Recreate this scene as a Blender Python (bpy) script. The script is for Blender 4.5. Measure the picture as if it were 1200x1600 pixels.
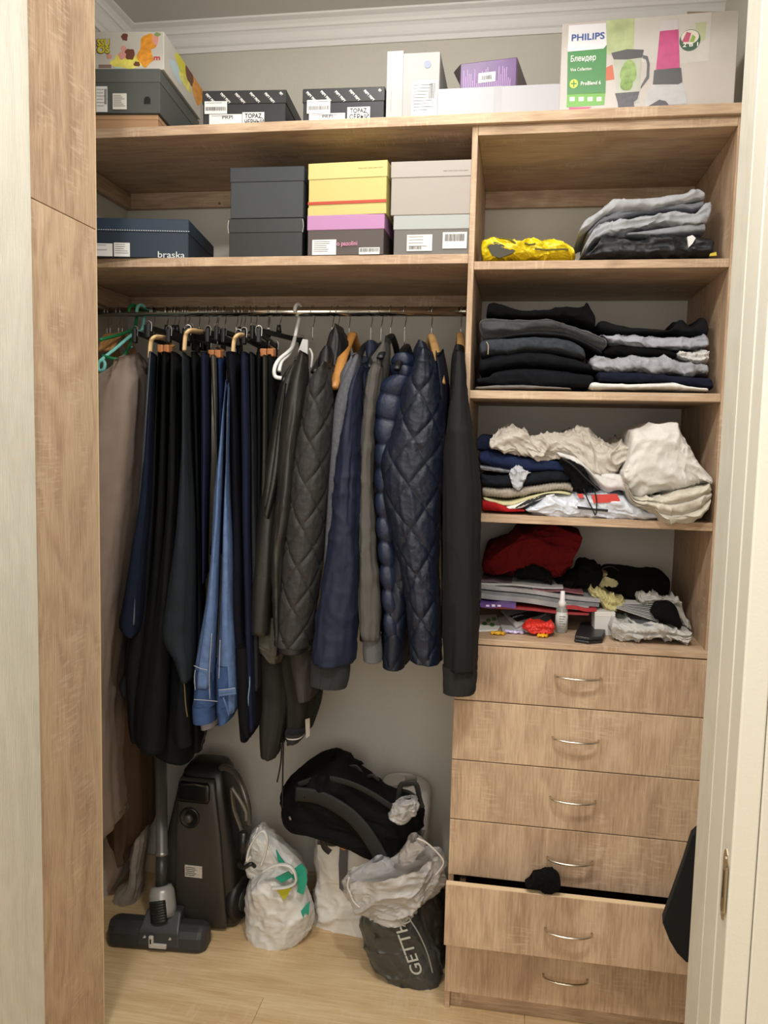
import bpy, math, random
import numpy as np
from mathutils import Vector, Matrix
random.seed(7)
for o in list(bpy.data.objects): bpy.data.objects.remove(o)
S = bpy.context.scene; COL = S.collection
# ------------------------------------------------------------------ camera
FOC, CX, CY, CZ = 1258.6, .1299, -1.909, 1.43
YAW, PITCH, ROLL = -.1625, -.0943, .0234
_cy, _sy, _cp, _sp = math.cos(YAW), math.sin(YAW), math.cos(PITCH), math.sin(PITCH)
FW = Vector((_sy*_cp, _cy*_cp, _sp)); RT = Vector((_cy, -_sy, 0)); UP = RT.cross(FW)
_c, _s = math.cos(ROLL), math.sin(ROLL)
RT, UP = _c*RT + _s*UP, -_s*RT + _c*UP
CAM = Vector((CX, CY, CZ))
cd = bpy.data.cameras.new('camera'); cam = bpy.data.objects.new('camera', cd); COL.objects.link(cam)
cd.sensor_fit = 'VERTICAL'; cd.sensor_height = 24; cd.lens = 24*FOC/1600; cd.clip_start = .02
M = Matrix((RT, UP, -FW)).transposed().to_4x4(); M.translation = CAM
cam.matrix_world = M
S.camera = cam
# ------------------------------------------------------------------ light and exposure
S.view_settings.view_transform = 'Standard'; S.view_settings.look = 'None'
S.view_settings.gamma = 1; S.view_settings.use_curve_mapping = False
S.view_settings.exposure = -.08
w = bpy.data.worlds.new('world'); S.world = w; w.use_nodes = True
w.node_tree.nodes['Background'].inputs[0].default_value = (.9, .92, 1, 1)
w.node_tree.nodes['Background'].inputs[1].default_value = .3
def lamp(name, loc, power, size, color, target=None, shape='DISK'):
    l = bpy.data.lights.new(name, 'AREA'); l.shape = shape; l.size = size; l.energy = power; l.color = color
    o = bpy.data.objects.new(name, l); COL.objects.link(o); o.location = loc
    if target: o.rotation_euler = (Vector(target)-Vector(loc)).to_track_quat('-Z', 'Y').to_euler()
    return o
lamp('hall_ceiling_light', (.22, -1.15, 2.55), 19, .16, (1, .96, .90))
lamp('hall_ceiling_light', (-.55, -1.25, 2.55), 14, .16, (1, .97, .93))
lamp('closet_ceiling_light', (-.15, -.3, 2.58), 2.5, .12, (.97, .98, 1))
l_ = bpy.data.lights.new('closet_fill', 'POINT'); l_.energy = 6; l_.color = (1, .97, .93); l_.shadow_soft_size = .07  # unseen point light added to brighten the upper back wall and crown
o_ = bpy.data.objects.new('closet_fill', l_); COL.objects.link(o_); o_.location = (-.2, -.34, 2.46)
lamp('hall_bounce_fill', (.05, -2.9, 1.7), 30, 1.8, (1, .96, .91), (0, 0, 1.3), 'SQUARE')  # fill panel added behind the camera, standing in for light bounced off the hall

# ------------------------------------------------------------------ pixel -> point helpers (real depth given)
def ray(px, py):
    px, py = float(px), float(py)
    return (px-600)/FOC*RT + (800-py)/FOC*UP + FW
def at(px, py, Y):
    d = ray(px, py); return CAM + d*((float(Y)-CAM.y)/d.y)
def atz(px, py, Z):
    d = ray(px, py); return CAM + d*((Z-CAM.z)/d.z)
# ------------------------------------------------------------------ materials
def lin(c):
    return tuple((x/12.92 if x <= .04045 else ((x+.055)/1.055)**2.4) for x in c)
def hx(h):
    h = h.lstrip('#'); return lin([int(h[i:i+2], 16)/255 for i in (0, 2, 4)])
_mats = {}
def mat(h, rough=.6, metal=0, spec=.5, bump=0, bscale=60, var=0, vscale=8, weave=0, trans=0, alpha=1, sheen=0, coat=0):
    key = (h, rough, metal, spec, bump, bscale, var, vscale, weave, trans, alpha, sheen, coat)
    if key in _mats: return _mats[key]
    m = bpy.data.materials.new('mat_'+h.strip('#')); m.use_nodes = True; _mats[key] = m
    nt = m.node_tree; b = nt.nodes['Principled BSDF']
    c = hx(h)+(1,)
    b.inputs['Base Color'].default_value = c
    b.inputs['Roughness'].default_value = rough; b.inputs['Metallic'].default_value = metal
    b.inputs['Specular IOR Level'].default_value = spec
    b.inputs['Transmission Weight'].default_value = trans; b.inputs['Alpha'].default_value = alpha
    b.inputs['Sheen Weight'].default_value = sheen; b.inputs['Coat Weight'].default_value = coat
    tc = nt.nodes.new('ShaderNodeTexCoord')
    if var:
        n = nt.nodes.new('ShaderNodeTexNoise'); n.inputs['Scale'].default_value = vscale; n.inputs['Detail'].default_value = 5
        nt.links.new(tc.outputs['Object'], n.inputs['Vector'])
        r = nt.nodes.new('ShaderNodeValToRGB'); r.color_ramp.elements[0].position = .3; r.color_ramp.elements[1].position = .7
        r.color_ramp.elements[0].color = tuple(x*(1-var) for x in c[:3])+(1,)
        r.color_ramp.elements[1].color = tuple(min(1, x*(1+var)+.004*var) for x in c[:3])+(1,)
        nt.links.new(n.outputs['Fac'], r.inputs['Fac']); nt.links.new(r.outputs['Color'], b.inputs['Base Color'])
    if bump or weave:
        bp = nt.nodes.new('ShaderNodeBump'); bp.inputs['Strength'].default_value = bump or weave; bp.inputs['Distance'].default_value = .01 if bump else .002
        n2 = nt.nodes.new('ShaderNodeTexNoise'); n2.inputs['Scale'].default_value = bscale if bump else 900; n2.inputs['Detail'].default_value = 6
        nt.links.new(tc.outputs['Object'], n2.inputs['Vector']); nt.links.new(n2.outputs['Fac'], bp.inputs['Height'])
        nt.links.new(bp.outputs['Normal'], b.inputs['Normal'])
    return m
def wood(name, axis, light='#d0b799', dark='#9c8168', mid='#b99e83', rough=.55, sc=1.0, bump=.12):
    m = bpy.data.materials.new(name); m.use_nodes = True
    nt = m.node_tree; N = nt.nodes; L = nt.links; b = N['Principled BSDF']
    tc = N.new('ShaderNodeTexCoord'); oi = N.new('ShaderNodeObjectInfo')
    ad = N.new('ShaderNodeVectorMath'); ad.operation = 'ADD'
    mu = N.new('ShaderNodeMath'); mu.operation = 'MULTIPLY'; mu.inputs[1].default_value = 7.3
    L.new(oi.outputs['Random'], mu.inputs[0]); L.new(tc.outputs['Object'], ad.inputs[0]); L.new(mu.outputs[0], ad.inputs[1])
    def scaled(cross, along):
        v = [cross*sc]*3; v[axis] = along*sc
        mp = N.new('ShaderNodeMapping'); mp.inputs['Scale'].default_value = v; L.new(ad.outputs[0], mp.inputs['Vector']); return mp
    # cathedral figure
    a = N.new('ShaderNodeTexNoise'); a.inputs['Scale'].default_value = 1; a.inputs['Detail'].default_value = 2; a.inputs['Distortion'].default_value = .4
    L.new(scaled(6.5, 2.6).outputs[0], a.inputs['Vector'])
    rg = N.new('ShaderNodeMath'); rg.operation = 'MULTIPLY'; rg.inputs[1].default_value = 34; L.new(a.outputs['Fac'], rg.inputs[0])
    sn = N.new('ShaderNodeMath'); sn.operation = 'SINE'; L.new(rg.outputs[0], sn.inputs[0])
    # fine fibres
    f = N.new('ShaderNodeTexNoise'); f.inputs['Scale'].default_value = 1; f.inputs['Detail'].default_value = 7; f.inputs['Roughness'].default_value = .65
    L.new(scaled(230, 16).outputs[0], f.inputs['Vector'])
    # broad tone bands
    g = N.new('ShaderNodeTexNoise'); g.inputs['Scale'].default_value = 1; g.inputs['Detail'].default_value = 3
    L.new(scaled(9, .35).outputs[0], g.inputs['Vector'])
    # medullary flecks: short light bars across the grain
    k = N.new('ShaderNodeTexNoise'); k.inputs['Scale'].default_value = 1; k.inputs['Detail'].default_value = 3; k.inputs['Distortion'].default_value = .3
    L.new(scaled(22, 150).outputs[0], k.inputs['Vector'])
    k2 = N.new('ShaderNodeTexNoise'); k2.inputs['Scale'].default_value = 1; k2.inputs['Detail'].default_value = 2
    L.new(scaled(11, 7).outputs[0], k2.inputs['Vector'])
    def madd(x, m_, y=None, yv=0):
        n = N.new('ShaderNodeMath'); n.operation = 'MULTIPLY_ADD'; L.new(x, n.inputs[0]); n.inputs[1].default_value = m_
        if y is None: n.inputs[2].default_value = yv
        else: L.new(y, n.inputs[2])
        return n.outputs[0]
    v = madd(sn.outputs[0], .06, None, -.19)
    v = madd(f.outputs['Fac'], .8, v); v = madd(g.outputs['Fac'], .57, v)
    cr = N.new('ShaderNodeValToRGB'); e = cr.color_ramp.elements
    e[0].position = .28; e[0].color = hx(dark)+(1,); e[1].position = .72; e[1].color = hx(light)+(1,)
    e2 = cr.color_ramp.elements.new(.5); e2.color = hx(mid)+(1,)
    L.new(v, cr.inputs['Fac'])
    fl = N.new('ShaderNodeMath'); fl.operation = 'MULTIPLY'
    r1 = N.new('ShaderNodeMapRange'); r1.inputs['From Min'].default_value = .52; r1.inputs['From Max'].default_value = .62; L.new(k.outputs['Fac'], r1.inputs['Value'])
    r2 = N.new('ShaderNodeMapRange'); r2.inputs['From Min'].default_value = .5; r2.inputs['From Max'].default_value = .64; r2.inputs['To Max'].default_value = .32; L.new(k2.outputs['Fac'], r2.inputs['Value'])
    L.new(r1.outputs[0], fl.inputs[0]); L.new(r2.outputs[0], fl.inputs[1])
    mx = N.new('ShaderNodeMixRGB'); mx.inputs['Color2'].default_value = hx('#dcc8ae')+(1,)
    L.new(fl.outputs[0], mx.inputs['Fac']); L.new(cr.outputs['Color'], mx.inputs['Color1'])
    L.new(mx.outputs[0], b.inputs['Base Color']); b.inputs['Roughness'].default_value = rough
    b.inputs['Specular IOR Level'].default_value = .3
    bp = N.new('ShaderNodeBump'); bp.inputs['Strength'].default_value = bump; bp.inputs['Distance'].default_value = .002
    L.new(f.outputs['Fac'], bp.inputs['Height']); L.new(bp.outputs['Normal'], b.inputs['Normal'])
    return m
OAKX, OAKY, OAKZ = wood('oak_x', 0), wood('oak_y', 1), wood('oak_z', 2)
FLOORW = wood('floor_oak', 0, '#dcc59c', '#bd9d72', '#cdb186', .42, .55, .05)
WALL = mat('#d0ccc1', .9, bump=.12, bscale=140, spec=.2)
CEIL = mat('#d6d3ce', .9, spec=.2)
CROWN = mat('#efedea', .6, spec=.3)
CASE = wood('white_ash', 2, '#dedccf', '#c8c6b8', '#d4d2c5', .5, 1.2, .35)
CASE2 = mat('#dcdacd', .5, bump=.06, bscale=200)
CHROME = mat('#c9c6bd', .18, 1)
STEEL = mat('#b8b6b0', .3, 1)
WOODH = mat('#b98a55', .5, var=.2, vscale=60)
WOODL = mat('#d9b987', .5, var=.12, vscale=60)
BLK = mat('#0c0c0d', .5)
WHT = mat('#dededc', .6)
INK = mat('#2a2a2c', .8)
# ------------------------------------------------------------------ object helpers
def put(name, verts, faces, m, parent=None, smooth=False, origin='c', mi=None):
    v = np.asarray(verts, float)
    if origin == 'c': o = v.mean(0); o = np.array([(v[:, 0].min()+v[:, 0].max())/2, (v[:, 1].min()+v[:, 1].max())/2, v[:, 2].min()])
    else: o = np.array(origin, float)
    me = bpy.data.meshes.new(name); me.from_pydata((v-o).tolist(), [], [list(map(int, f)) for f in faces])
    for x in (m if isinstance(m, (list, tuple)) else [m]): me.materials.append(x)
    if smooth: me.polygons.foreach_set('use_smooth', [True]*len(me.polygons))
    if mi is not None: me.polygons.foreach_set('material_index', mi)
    me.update()
    ob = bpy.data.objects.new(name, me); COL.objects.link(ob)
    base = Vector((0, 0, 0)); p = parent
    while p is not None: base += p.location; p = p.parent
    ob.location = Vector(o) - base; ob.parent = parent
    return ob
def thing(name, label, cat, loc=(0, 0, 0), group=None):
    o = bpy.data.objects.new(name, None); COL.objects.link(o); o.location = loc; o.empty_display_size = .05
    return tag(o, label, cat, group)
def tag(o, label, cat, group=None):
    o['label'] = label; o['category'] = cat
    if group: o['group'] = group
    return o
def struct(o): o['kind'] = 'structure'; return o
def bevel(o, wd=.001, seg=1):
    b = o.modifiers.new('bevel', 'BEVEL'); b.width = wd; b.segments = seg; b.limit_method = 'ANGLE'; return o
class MB:
    def __init__(s): s.v = []; s.f = []
    def add(s, v, f):
        n = len(s.v); s.v += [tuple(x) for x in v]; s.f += [tuple(i+n for i in q) for q in f]; return s
    def box(s, x0, x1, y0, y1, z0, z1, fr=None):
        v = [(x, y, z) for z in (z0, z1) for y in (y0, y1) for x in (x0, x1)]
        if fr: v = [fr(*p) for p in v]
        return s.add(v, [(0, 2, 3, 1), (4, 5, 7, 6), (0, 1, 5, 4), (2, 6, 7, 3), (0, 4, 6, 2), (1, 3, 7, 5)])
    def tube(s, path, r, n=8, closed=False, cap=True, flat=1.0):
        P = [Vector(p) for p in path]; k = len(P); rr = r if hasattr(r, '__len__') else [r]*k
        v = []; prev = None
        for i, p in enumerate(P):
            if closed: t = P[(i+1) % k]-P[i-1]
            else: t = P[min(i+1, k-1)]-P[max(i-1, 0)]
            t.normalize()
            if prev is None:
                a = Vector((0, 0, 1)) if abs(t.z) < .9 else Vector((1, 0, 0)); nx = t.cross(a).normalized()
            else: nx = (prev - t*prev.dot(t)).normalized()
            prev = nx; ny = t.cross(nx)
            for j in range(n):
                a = 2*math.pi*j/n; v.append(p + nx*rr[i]*math.cos(a) + ny*rr[i]*flat*math.sin(a))
        f = []
        for i in range(k if closed else k-1):
            for j in range(n):
                a, b = i*n+j, i*n+(j+1) % n; c, d = ((i+1) % k)*n+(j+1) % n, ((i+1) % k)*n+j; f.append((a, b, c, d))
        if cap and not closed: f += [tuple(range(n))[::-1], tuple((k-1)*n+j for j in range(n))]
        return s.add(v, f)
    def lathe(s, prof, c, axis=(0, 0, 1), n=24):
        ax = Vector(axis).normalized(); a = Vector((0, 0, 1)) if abs(ax.z) < .9 else Vector((1, 0, 0))
        nx = ax.cross(a).normalized(); ny = ax.cross(nx); c = Vector(c); v = []
        for r, h in prof:
            for j in range(n):
                t = 2*math.pi*j/n; v.append(c+ax*h+nx*r*math.cos(t)+ny*r*math.sin(t))
        f = [(i*n+j, i*n+(j+1) % n, (i+1)*n+(j+1) % n, (i+1)*n+j) for i in range(len(prof)-1) for j in range(n)]
        f += [tuple(range(n))[::-1], tuple((len(prof)-1)*n+j for j in range(n))]
        return s.add(v, f)
    def prism(s, pts, fr, d0, d1):
        """outline (u,v) extruded between d0 and d1 with frame fr(u,d,v)"""
        n = len(pts); v = [fr(u, d0, w_) for u, w_ in pts]+[fr(u, d1, w_) for u, w_ in pts]
        f = [tuple(range(n)), tuple(range(2*n-1, n-1, -1))]+[(i, i+n, (i+1) % n+n, (i+1) % n) for i in range(n)]
        return s.add(v, f)
    def put(s, name, m, parent=None, smooth=False, origin='c'): return put(name, s.v, s.f, m, parent, smooth, origin)
ID = lambda x, y, z: (x, y, z)
def bx(name, x0, x1, y0, y1, z0, z1, m, parent=None, bv=.0008):
    o = MB().box(x0, x1, y0, y1, z0, z1).put(name, m, parent)
    if bv: bevel(o, bv)
    return o
def smoothpath(pts, n=8):
    P = [Vector(p) for p in pts]; out = []
    for i in range(len(P)-1):
        p0, p1, p2, p3 = P[max(i-1, 0)], P[i], P[i+1], P[min(i+2, len(P)-1)]
        for j in range(n):
            t = j/n; out.append(.5*((2*p1)+(-p0+p2)*t+(2*p0-5*p1+4*p2-p3)*t*t+(-p0+3*p1-3*p2+p3)*t**3))
    out.append(P[-1]); return out
# numpy value noise
_rng = np.random.RandomState(3); _T = _rng.rand(4096)
def vnoise(p):
    p = np.asarray(p, float); i = np.floor(p).astype(int); f = p-i; f = f*f*(3-2*f)
    def h(a, b, c): return _T[(a*73+b*179+c*283+a*b*7+b*c*13) & 4095]
    x, y, z = i[..., 0], i[..., 1], i[..., 2]; r = 0
    for a in (0, 1):
        for b in (0, 1):
            for c in (0, 1):
                wgt = (f[..., 0] if a else 1-f[..., 0])*(f[..., 1] if b else 1-f[..., 1])*(f[..., 2] if c else 1-f[..., 2])
                r = r+wgt*h(x+a, y+b, z+c)
    return r*2-1
def fbm(p, o=3):
    r = 0; a = 1; p = np.asarray(p, float)
    for k in range(o): r = r+a*vnoise(p*(2**k)+k*17.3); a *= .5
    return r
def ridged(p, o=3):
    r = 0; a = 1
    for k in range(o): r = r+a*(1-2*np.abs(vnoise(p*(2**k)+k*11.1))); a *= .5
    return r*.6
def crease(p, o=3):
    p = np.asarray(p, float); r = 0; a = 1
    for k in range(o):
        q = p*(1.9**k)+k*13.7
        wv = np.stack([vnoise(q*.6+5.1), vnoise(q*.6+9.3), vnoise(q*.6+31.7)], -1)*1.1
        n_ = 1-np.abs(vnoise(q+wv))*2.2
        r = r+a*(np.clip(n_, 0, 1)**2*1.4-.45); a *= .55
    return r
def interp_poly(pts, t):
    pts = np.array(pts, float); d = np.r_[0, np.cumsum(np.linalg.norm(np.diff(pts, axis=0), axis=1))]; d /= d[-1]
    return np.stack([np.interp(t, d, pts[:, k]) for k in range(pts.shape[1])], -1)
def catmull(pts, n=10): return [tuple(p) for p in smoothpath([tuple(p)+(0,)*(3-len(p)) for p in pts], n)]
SEED = [0]
def hang(name, L, R, Yc, b, m, parent=None, fold=.004, fs=(14, 2.2), k=.55, ns=64, nr=70, p=.8, shoulder=0, shf=.25,
         fn=None, hollow=True, micro=.0, btop=None, capround=.0, ribs=0, ms=1.0):
    """hanging cloth: lens section between two silhouettes L and R (pixel polylines, top to bottom) at depth Yc, half depth b"""
    SEED[0] += 1; sd = SEED[0]*3.7
    tt = np.linspace(0, 1, nr)
    Lp = interp_poly([q[:2] for q in catmull(L, 8)], tt); Rp = interp_poly([q[:2] for q in catmull(R, 8)], tt)
    yc = np.interp(tt, np.linspace(0, 1, len(Yc)), Yc) if hasattr(Yc, '__len__') else np.full(nr, Yc)
    bb = np.interp(tt, np.linspace(0, 1, len(b)), b) if hasattr(b, '__len__') else np.full(nr, b)
    WL = np.array([at(*Lp[i], yc[i]) for i in range(nr)]); WR = np.array([at(*Rp[i], yc[i]) for i in range(nr)])
    C = (WL+WR)/2
    vd = C-np.array(CAM); vang = np.arctan2(vd[:, 0], vd[:, 1])        # view angle from +y
    hw = np.linalg.norm((WR-WL)[:, :2], axis=1)/2*np.cos(vang)
    hm = np.median(hw); va = np.median(vang); bm = np.median(bb)
    phi = math.asin(min(.95, k*hm/bm)); phi = min(phi, abs(va))*np.sign(va)
    yaw = va-phi                                      # depth axis direction angle from +y
    a = np.sqrt(np.maximum(hw**2-(bb*math.sin(phi))**2, (hw*.35)**2))/math.cos(phi)
    th = np.linspace(0, 2*math.pi, ns, endpoint=False)
    ct, st = np.cos(th), np.sin(th)
    sc_, ss_ = np.sign(ct)*np.abs(ct)**p, np.sign(st)*np.abs(st)**p
    U = a[:, None]*sc_[None]; W = bb[:, None]*ss_[None]
    if capround:
        e = np.minimum(tt, 1-tt)/capround; e = np.sqrt(np.clip(1-(1-np.clip(e, 0, 1))**2, .03, 1)); U = U*e[:, None]; W = W*e[:, None]
    slope = (WR-WL)[:, 2]/np.maximum(np.linalg.norm((WR-WL)[:, :2], axis=1), 1e-4)
    ux, uy = math.cos(yaw), -math.sin(yaw); wx, wy = math.sin(yaw), math.cos(yaw)
    Z = C[:, 2][:, None]+slope[:, None]*U*(.9)
    # arclength around the section
    dU = np.diff(np.c_[U, U[:, :1]], axis=1); dW = np.diff(np.c_[W, W[:, :1]], axis=1); ds = np.hypot(dU, dW)
    s = np.c_[np.zeros(nr), np.cumsum(ds, 1)[:, :-1]]; s = s-s[:, [3*ns//4]]
    # outward normals
    Nu = (np.roll(W, -1, 1)-np.roll(W, 1, 1)); Nw = -(np.roll(U, -1, 1)-np.roll(U, 1, 1)); nl = np.maximum(np.hypot(Nu, Nw), 1e-9); Nu /= nl; Nw /= nl
    zz = Z; d = fold*fbm(np.stack([np.cos(th)[None]*1.1+s*fs[0]+sd, zz*fs[1]+sd, np.zeros_like(s)+sd], -1), 3)*np.clip(np.minimum(1, hw/.02), .2, 1)[:, None]
    if micro: d = d+micro*crease(np.stack([s*17*ms+sd, zz*15*ms, np.zeros_like(s)+sd*2], -1), 4)
    if ribs: d = d+.0012*np.cos(s*2*math.pi/ribs)
    if fn: d = d+fn(s, zz-C[-1, 2], th[None]+0*s)
    U2, W2 = U+Nu*d, W+Nw*d
    if shoulder:
        fade = np.clip(1-tt/shf, 0, 1)[:, None]
        Z = Z-shoulder*(np.abs(W)/np.maximum(bb[:, None], 1e-4))**1.3*fade
    X = C[:, 0][:, None]+U2*ux+W2*wx; Y = C[:, 1][:, None]+U2*uy+W2*wy
    V = np.stack([X, Y, Z], -1).reshape(-1, 3)
    Fc = []
    ncol = ns
    for i in range(nr-1):
        for j in range(ns): Fc.append((i*ns+j, (i+1)*ns+j, (i+1)*ns+(j+1) % ns, i*ns+(j+1) % ns))
    # bottom: turned in hem; top: closed fan
    V = list(map(tuple, V)); base = (nr-1)*ns
    if hollow:
        for q, (sh, dz) in enumerate(((.93, -.001), (.9, .02))):
            n0 = len(V)
            for j in range(ns):
                x, y, z = V[base+j] if q == 0 else (X[-1, j], Y[-1, j], Z[-1, j])
                V.append((C[-1, 0]+(X[-1, j]-C[-1, 0])*sh, C[-1, 1]+(Y[-1, j]-C[-1, 1])*(.5+.5*sh), Z[-1, j]+dz))
            for j in range(ns):
                pb = base if q == 0 else n0-ns
                Fc.append((pb+j, n0+j, n0+(j+1) % ns, pb+(j+1) % ns))
        Fc.append(tuple(range(n0, n0+ns)))
    else: Fc.append(tuple(range(base, base+ns)))
    Fc.append(tuple(range(ns))[::-1])
    return put(name, V, Fc, m, parent, True)
def fold(name, top, bot, Y0, depth, m, parent=None, layers=1, wr=.002, ws=(9, 9, 30), nx=90, nt=64, p=.62, ridge=.0, rs=14, end=.035, back=0, taper=1.0, g=.0022, tilt=0, fn=None):
    """folded / crumpled cloth lying on a shelf: front outline between top and bot (pixel polylines left to right) at depth Y0"""
    SEED[0] += 1; sd = SEED[0]*5.1
    tt = np.linspace(0, 1, nx)
    T = interp_poly([q[:2] for q in catmull(top, 6)], tt); B = interp_poly([q[:2] for q in catmull(bot, 6)], tt)
    y0 = np.interp(tt, np.linspace(0, 1, len(Y0)), Y0) if hasattr(Y0, '__len__') else np.full(nx, Y0)
    PT = np.array([at(*T[i], y0[i]) for i in range(nx)]); PB = np.array([at(*B[i], y0[i]) for i in range(nx)])
    zc = (PT[:, 2]+PB[:, 2])/2; hh = np.maximum((PT[:, 2]-PB[:, 2])/2, .002); xc = (PT[:, 0]+PB[:, 0])/2; sx = (PT[:, 0]-PB[:, 0])/2
    e = np.minimum(tt, 1-tt)/end; e = np.sqrt(np.clip(1-(1-np.clip(e, 0, 1))**2, .02, 1))
    th = np.linspace(0, 2*math.pi, nt, endpoint=False); ct, st = np.cos(th), np.sin(th)
    cy = -np.sign(ct)*np.abs(ct)**.35; cz = np.sign(st)*np.abs(st)**p      # ct=1 -> front
    hd = depth/2
    yc = (y0+hd)
    Yr = hd*cy[None]*(.6+.4*e[:, None]); Zr = (hh*e)[:, None]*cz[None]
    front = np.clip(ct, 0, 1)[None]
    if layers > 1:
        gz = np.clip(Zr/hh[:, None], -1, 1)*.5+.5+.04*fbm(np.stack([xc[:, None]*6+0*Zr, Zr*0+sd, Zr*0], -1), 2)
        gr = np.abs(np.sin(gz*math.pi*layers))
        Yr = Yr+g*3*front**.5*(1-gr**.5)
    pos = np.stack([xc[:, None]+0*Yr, Yr, Zr], -1)
    n_ = np.stack([0*Yr, Yr/hd, Zr/np.maximum(hh[:, None], .004)], -1); n_ /= np.maximum(np.linalg.norm(n_, axis=-1, keepdims=True), 1e-6)
    d = wr*fbm(np.stack([pos[..., 0]*ws[0]+sd, pos[..., 1]*ws[1], pos[..., 2]*ws[2]+sd], -1), 3)
    if not ridge: ridge = .0022; rs = 20
    if ridge: d = d+ridge*crease(np.stack([pos[..., 0]*rs*.8+sd+pos[..., 2]*rs*.5, pos[..., 1]*rs*.5+sd, pos[..., 2]*rs*1.3], -1), 3)
    if fn is not None: d = d+fn(pos)
    d = d*np.clip(e*1.2, .2, 1)[:, None]*np.clip(hh/.01, .25, 1)[:, None]
    X = xc[:, None]+sx[:, None]*cz[None]+n_[..., 0]*d; X = X + (pos[..., 1]/depth+.5)*back*(1 if True else 0)
    Y = yc[:, None]+Yr+n_[..., 1]*d; Z = zc[:, None]+Zr+n_[..., 2]*d+tilt*(pos[..., 1]/depth+.5)
    V = np.stack([X, Y, Z], -1).reshape(-1, 3)
    Fc = [(i*nt+j, i*nt+(j+1) % nt, (i+1)*nt+(j+1) % nt, (i+1)*nt+j) for i in range(nx-1) for j in range(nt)]
    Fc += [tuple(range(nt))[::-1], tuple((nx-1)*nt+j for j in range(nt))]
    return put(name, V, Fc, m, parent, True)
def text(s, loc, ux, uz, size, m, parent, name='lettering', depth=.0003, width=None, align='LEFT', bold=0):
    cu = bpy.data.curves.new('t', 'FONT'); cu.body = s; cu.size = size; cu.extrude = depth; cu.align_x = align; cu.offset = bold*size*.35; cu.resolution_u = 3
    ob = bpy.data.objects.new('t', cu); COL.objects.link(ob)
    bpy.context.view_layer.update()
    me = bpy.data.meshes.new_from_object(ob.evaluated_get(bpy.context.evaluated_depsgraph_get()))
    bpy.data.objects.remove(ob)
    v = np.array([tuple(q.co) for q in me.vertices]); f = [tuple(p.vertices) for p in me.polygons]
    if not len(v): return
    if width:
        sc = width/max(1e-6, np.ptp(v[:, 0])); v[:, 0] *= sc
    ux, uz = Vector(ux).normalized(), Vector(uz).normalized(); n = ux.cross(uz)
    loc = Vector(loc)
    V = [loc+ux*a+uz*b+n*c for a, b, c in v]
    bpy.data.meshes.remove(me)
    return put(name, V, f, m, parent)
exec_later = []

# ================================================================== STRUCTURE
XL, D, ZC = -1.065, .443, 2.605
XR = .62
struct(bx('floor', -1.7, 1.7, -3.3, .6, -.06, -.002, mat('#8a6a48', .7), None, 0))
FL = bpy.data.objects['floor']
def plank(x0, x1, y0, y1): bx('plank', x0+.0004, x1-.0004, y0+.0004, y1-.0004, -.0019, 0, FLOORW, FL, .0006)
ys = [-.055+.19*k for k in range(-16, 4)]
for i, y in enumerate(ys):
    x = -1.7+((i*.47) % 1.1)*-1
    if abs(y+.245) < .01: x = -.455-1.2*2
    if abs(y+.055) < .01: x = -1.0-1.2
    while x < 1.7:
        a, c = max(x, -1.7), min(x+1.2, 1.7)
        if c-a > .03: plank(a, c, y, min(y+.19, .6))
        x += 1.2
struct(bx('wall_back', -1.2, .75, D, D+.1, 0, 2.7, WALL, None, 0))
struct(bx('wall_left', XL-.1, XL, -.5, D, 0, 2.7, WALL, None, 0))
struct(bx('wall_right', XR, XR+.1, -.5, D, 0, 2.7, WALL, None, 0))
struct(bx('ceiling', -1.7, 1.7, -3.3, .6, ZC, ZC+.08, CEIL, None, 0))
# hall behind the camera
struct(bx('wall_hall_left', -1.7, -1.6, -3.3, -.6, 0, 2.7, WALL, None, 0))
struct(bx('wall_hall_right', 1.6, 1.7, -3.3, -.6, 0, 2.7, WALL, None, 0))
struct(bx('wall_hall_back', -1.7, 1.7, -3.4, -3.3, 0, 2.7, WALL, None, 0))
mb = MB(); mb.box(-1.7, -.86, -.62, -.5, 0, 2.7); struct(mb.put('wall_front_left', WALL))
mb = MB(); mb.box(.489, 1.7, -.7085, -.4995, 0, 2.7); struct(mb.put('wall_front_right', WALL))
struct(bx('wall_front_top', -.86, .489, -.70, -.5, 2.48, 2.7, WALL, None, 0))
# crown moulding: profile (distance from wall, z)
cp = [(0, 2.532), (.006, 2.532), (.008, 2.545), (.013, 2.549), (.016, 2.556), (.019, 2.569), (.024, 2.576), (.028, 2.578), (.030, 2.586), (.036, 2.594), (.046, 2.598), (.05, 2.600), (.05, 2.606), (0, 2.606)]
n = len(cp)
v = [(XL+q, D-q, z) for q, z in cp]+[(XR, D-q, z) for q, z in cp]
struct(put('trim_1', v, [(i, (i+1) % n, (i+1) % n+n, i+n) for i in range(n)]+[tuple(range(n))[::-1], tuple(range(n, 2*n))], CROWN))
v = [(XL+q, D-q, z) for q, z in cp]+[(XL+q, -.5, z) for q, z in cp]
struct(put('trim_2', v, [(i, i+n, (i+1) % n+n, (i+1) % n) for i in range(n)]+[tuple(range(n)), tuple(range(2*n-1, n-1, -1))], CROWN))
# skirting in the closet
struct(bx('baseboard_back', XL, 0, D-.012, D, 0, .06, mat('#c9b48f', .6), None, .002))
# ------------------------------------------------------------------ doorway (door_1): jambs with stepped profile, right one with strike plate
dr = thing('door_1', '', ''); del dr['label']; del dr['category']; struct(dr)
def jamb(pts, name, m, z1=2.45):
    mb = MB(); mb.prism([(a, b) for a, b in pts], lambda u, d, w_: (u, w_, d), 0, z1); o = mb.put(name, m, dr); bevel(o, .0012); return o
def cfr(px, Y, py=900): return at(px, py, Y).x
xj = .4595
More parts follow.
